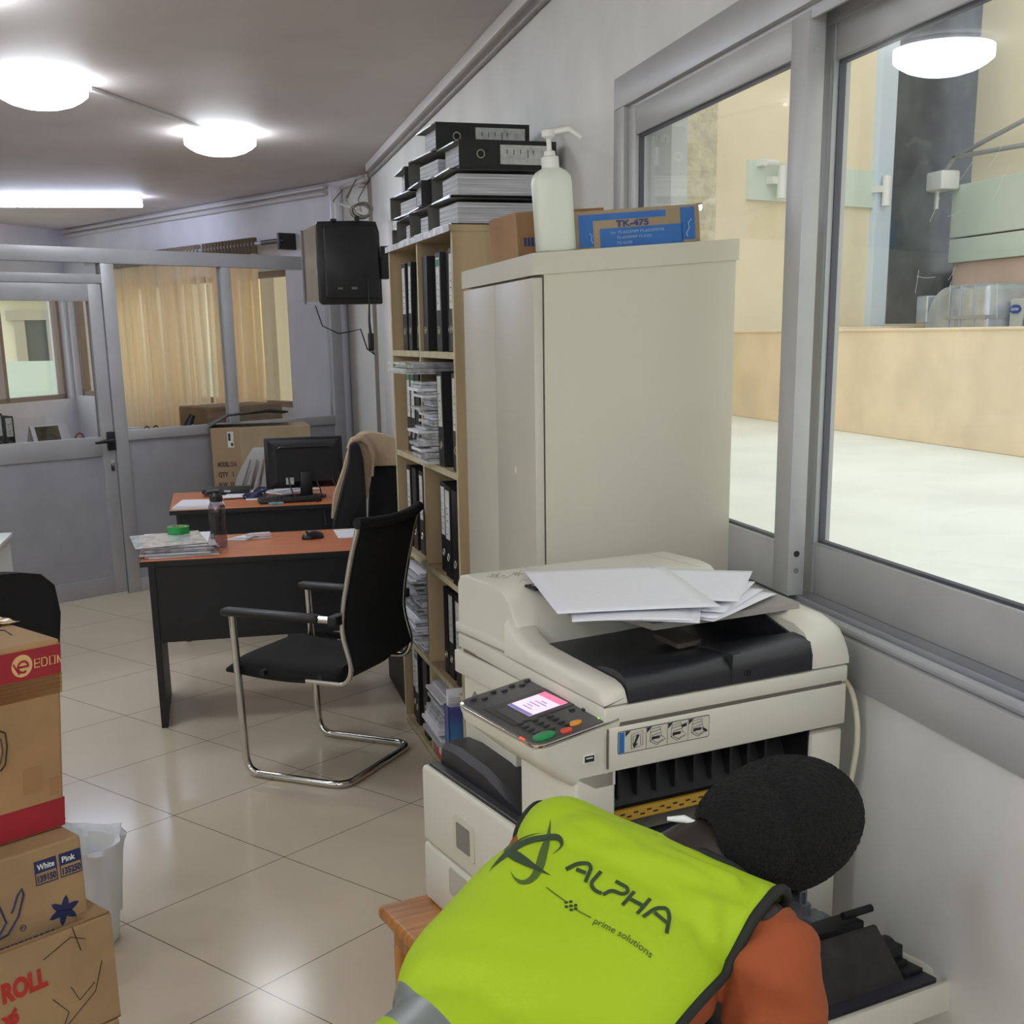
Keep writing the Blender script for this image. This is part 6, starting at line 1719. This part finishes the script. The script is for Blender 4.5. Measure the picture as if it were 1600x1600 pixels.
printed('logo_swoosh', [smoothpoly(crescent), smoothpoly(spike)], M_print2, .0011, 'paler swooshes of the emblem')
printed('logo_swoosh', [smoothpoly(arc), smoothpoly(blade)], M_print, .0016, 'darker swooshes of the emblem')
T_ = 27
def fl(P, r=34): return [(p.x, p.y) for p in fillet([(*p, 0) for p in P], r, 5)]
let = [[(640, 445), (722, 398), (800, 390), (816, 425), (775, 525)], [(712, 438), (778, 462)],
       [(885, 445), (812, 532), (836, 578), (888, 603)],
       [(985, 515), (1068, 562), (1072, 600), (1030, 612), (958, 578), (898, 612)],
       [(1118, 592), (1033, 692)], [(1228, 652), (1135, 758)], [(1080, 642), (1178, 704)],
       [(1175, 782), (1262, 716), (1345, 712), (1362, 765), (1338, 893)], [(1262, 762), (1300, 812)]]
let[8] = [(1255, 745), (1345, 818)]
for nm, ids in (('letter', (0, 1)), ('letter', (2,)), ('letter', (3,)), ('letter', (4, 5, 6)), ('letter', (7, 8))):
    printed(nm, [ribbon(fl(let[i]), T_) for i in ids], M_print, .0014)
printed('emblem_line', [ribbon([(505, 566), (640, 656)], 8), ribbon([(715, 715), (815, 774)], 8)], M_print2, .0012)
hexs = []
for x, y in ((641, 662), (674, 657), (708, 682), (643, 692), (675, 686), (708, 706), (677, 714)):
    hexs.append([(x + 15 * cos(2 * pi * k / 6 + .3), y + 11 * sin(2 * pi * k / 6 + .3)) for k in range(6)])
printed('hexagon_cluster', hexs, M_print, .0012)
me = text_mesh('prime solutions', 1.0, .008)
x1 = max(v.co.x for v in me.vertices)
bt_ = bmesh.new(); bt_.from_mesh(me); bpy.data.meshes.remove(me)
for _ in range(2): 
    es = [e for e in bt_.edges if e.calc_length() > .35]
    if es: bmesh.ops.subdivide_edges(bt_, edges=es, cuts=2); bt_.normal_update(); bmesh.ops.triangulate(bt_, faces=[f for f in bt_.faces if len(f.verts) > 3])
for v in bt_.verts:
    t = v.co.x / x1
    bx_ = 826 + 400 * t; by_ = 812 + 215 * t + 33 * t * t
    tx, ty = V((400, 215 + 66 * t)).normalized()
    v.co = wrap(bx_ + ty * v.co.y * 66, by_ - tx * v.co.y * 66, .0012)
me = bpy.data.meshes.new('small_lettering'); bt_.to_mesh(me); bt_.free(); me.materials.append(M_print2)
o = bpy.data.objects.new('small_lettering', me); COL.objects.link(o); o.parent = vest
# ================================================================== CAMERA AND LIGHT
cam = bpy.data.cameras.new('camera'); co = bpy.data.objects.new('camera', cam); COL.objects.link(co)
yaw, pit, rol = -.232, .2409, .0161
r_ = V((cos(yaw), sin(yaw), 0)); f_ = V((-sin(yaw) * cos(pit), cos(yaw) * cos(pit), -sin(pit))); d_ = f_.cross(r_)
rr = r_ * cos(rol) + d_ * sin(rol); dd = -r_ * sin(rol) + d_ * cos(rol)
M = Matrix.Identity(4)
for i in range(3): M[i][0] = rr[i]; M[i][1] = -dd[i]; M[i][2] = -f_[i]
M[2][3] = H
co.matrix_world = M
cam.sensor_width = 36; cam.lens = 36 * 1926.5 / 1600; cam.shift_y = (996.4 - 800) / 1600; cam.clip_start = .05; cam.clip_end = 200
SC.camera = co
w = bpy.data.worlds.new('overcast_sky'); SC.world = w; w.use_nodes = True
bg = w.node_tree.nodes['Background']; bg.inputs['Color'].default_value = (.93, .97, 1.0, 1); bg.inputs['Strength'].default_value = 1.22
vs = SC.view_settings; vs.view_transform = 'Standard'; vs.look = 'None'; vs.exposure = 0.45; vs.gamma = 1.0; vs.use_curve_mapping = False
SC.cycles.max_bounces = 10; SC.cycles.diffuse_bounces = 5; SC.cycles.glossy_bounces = 4; SC.cycles.transmission_bounces = 8; SC.cycles.transparent_max_bounces = 16
SC.cycles.use_denoising = True
SC.cycles.sample_clamp_indirect = 4.0
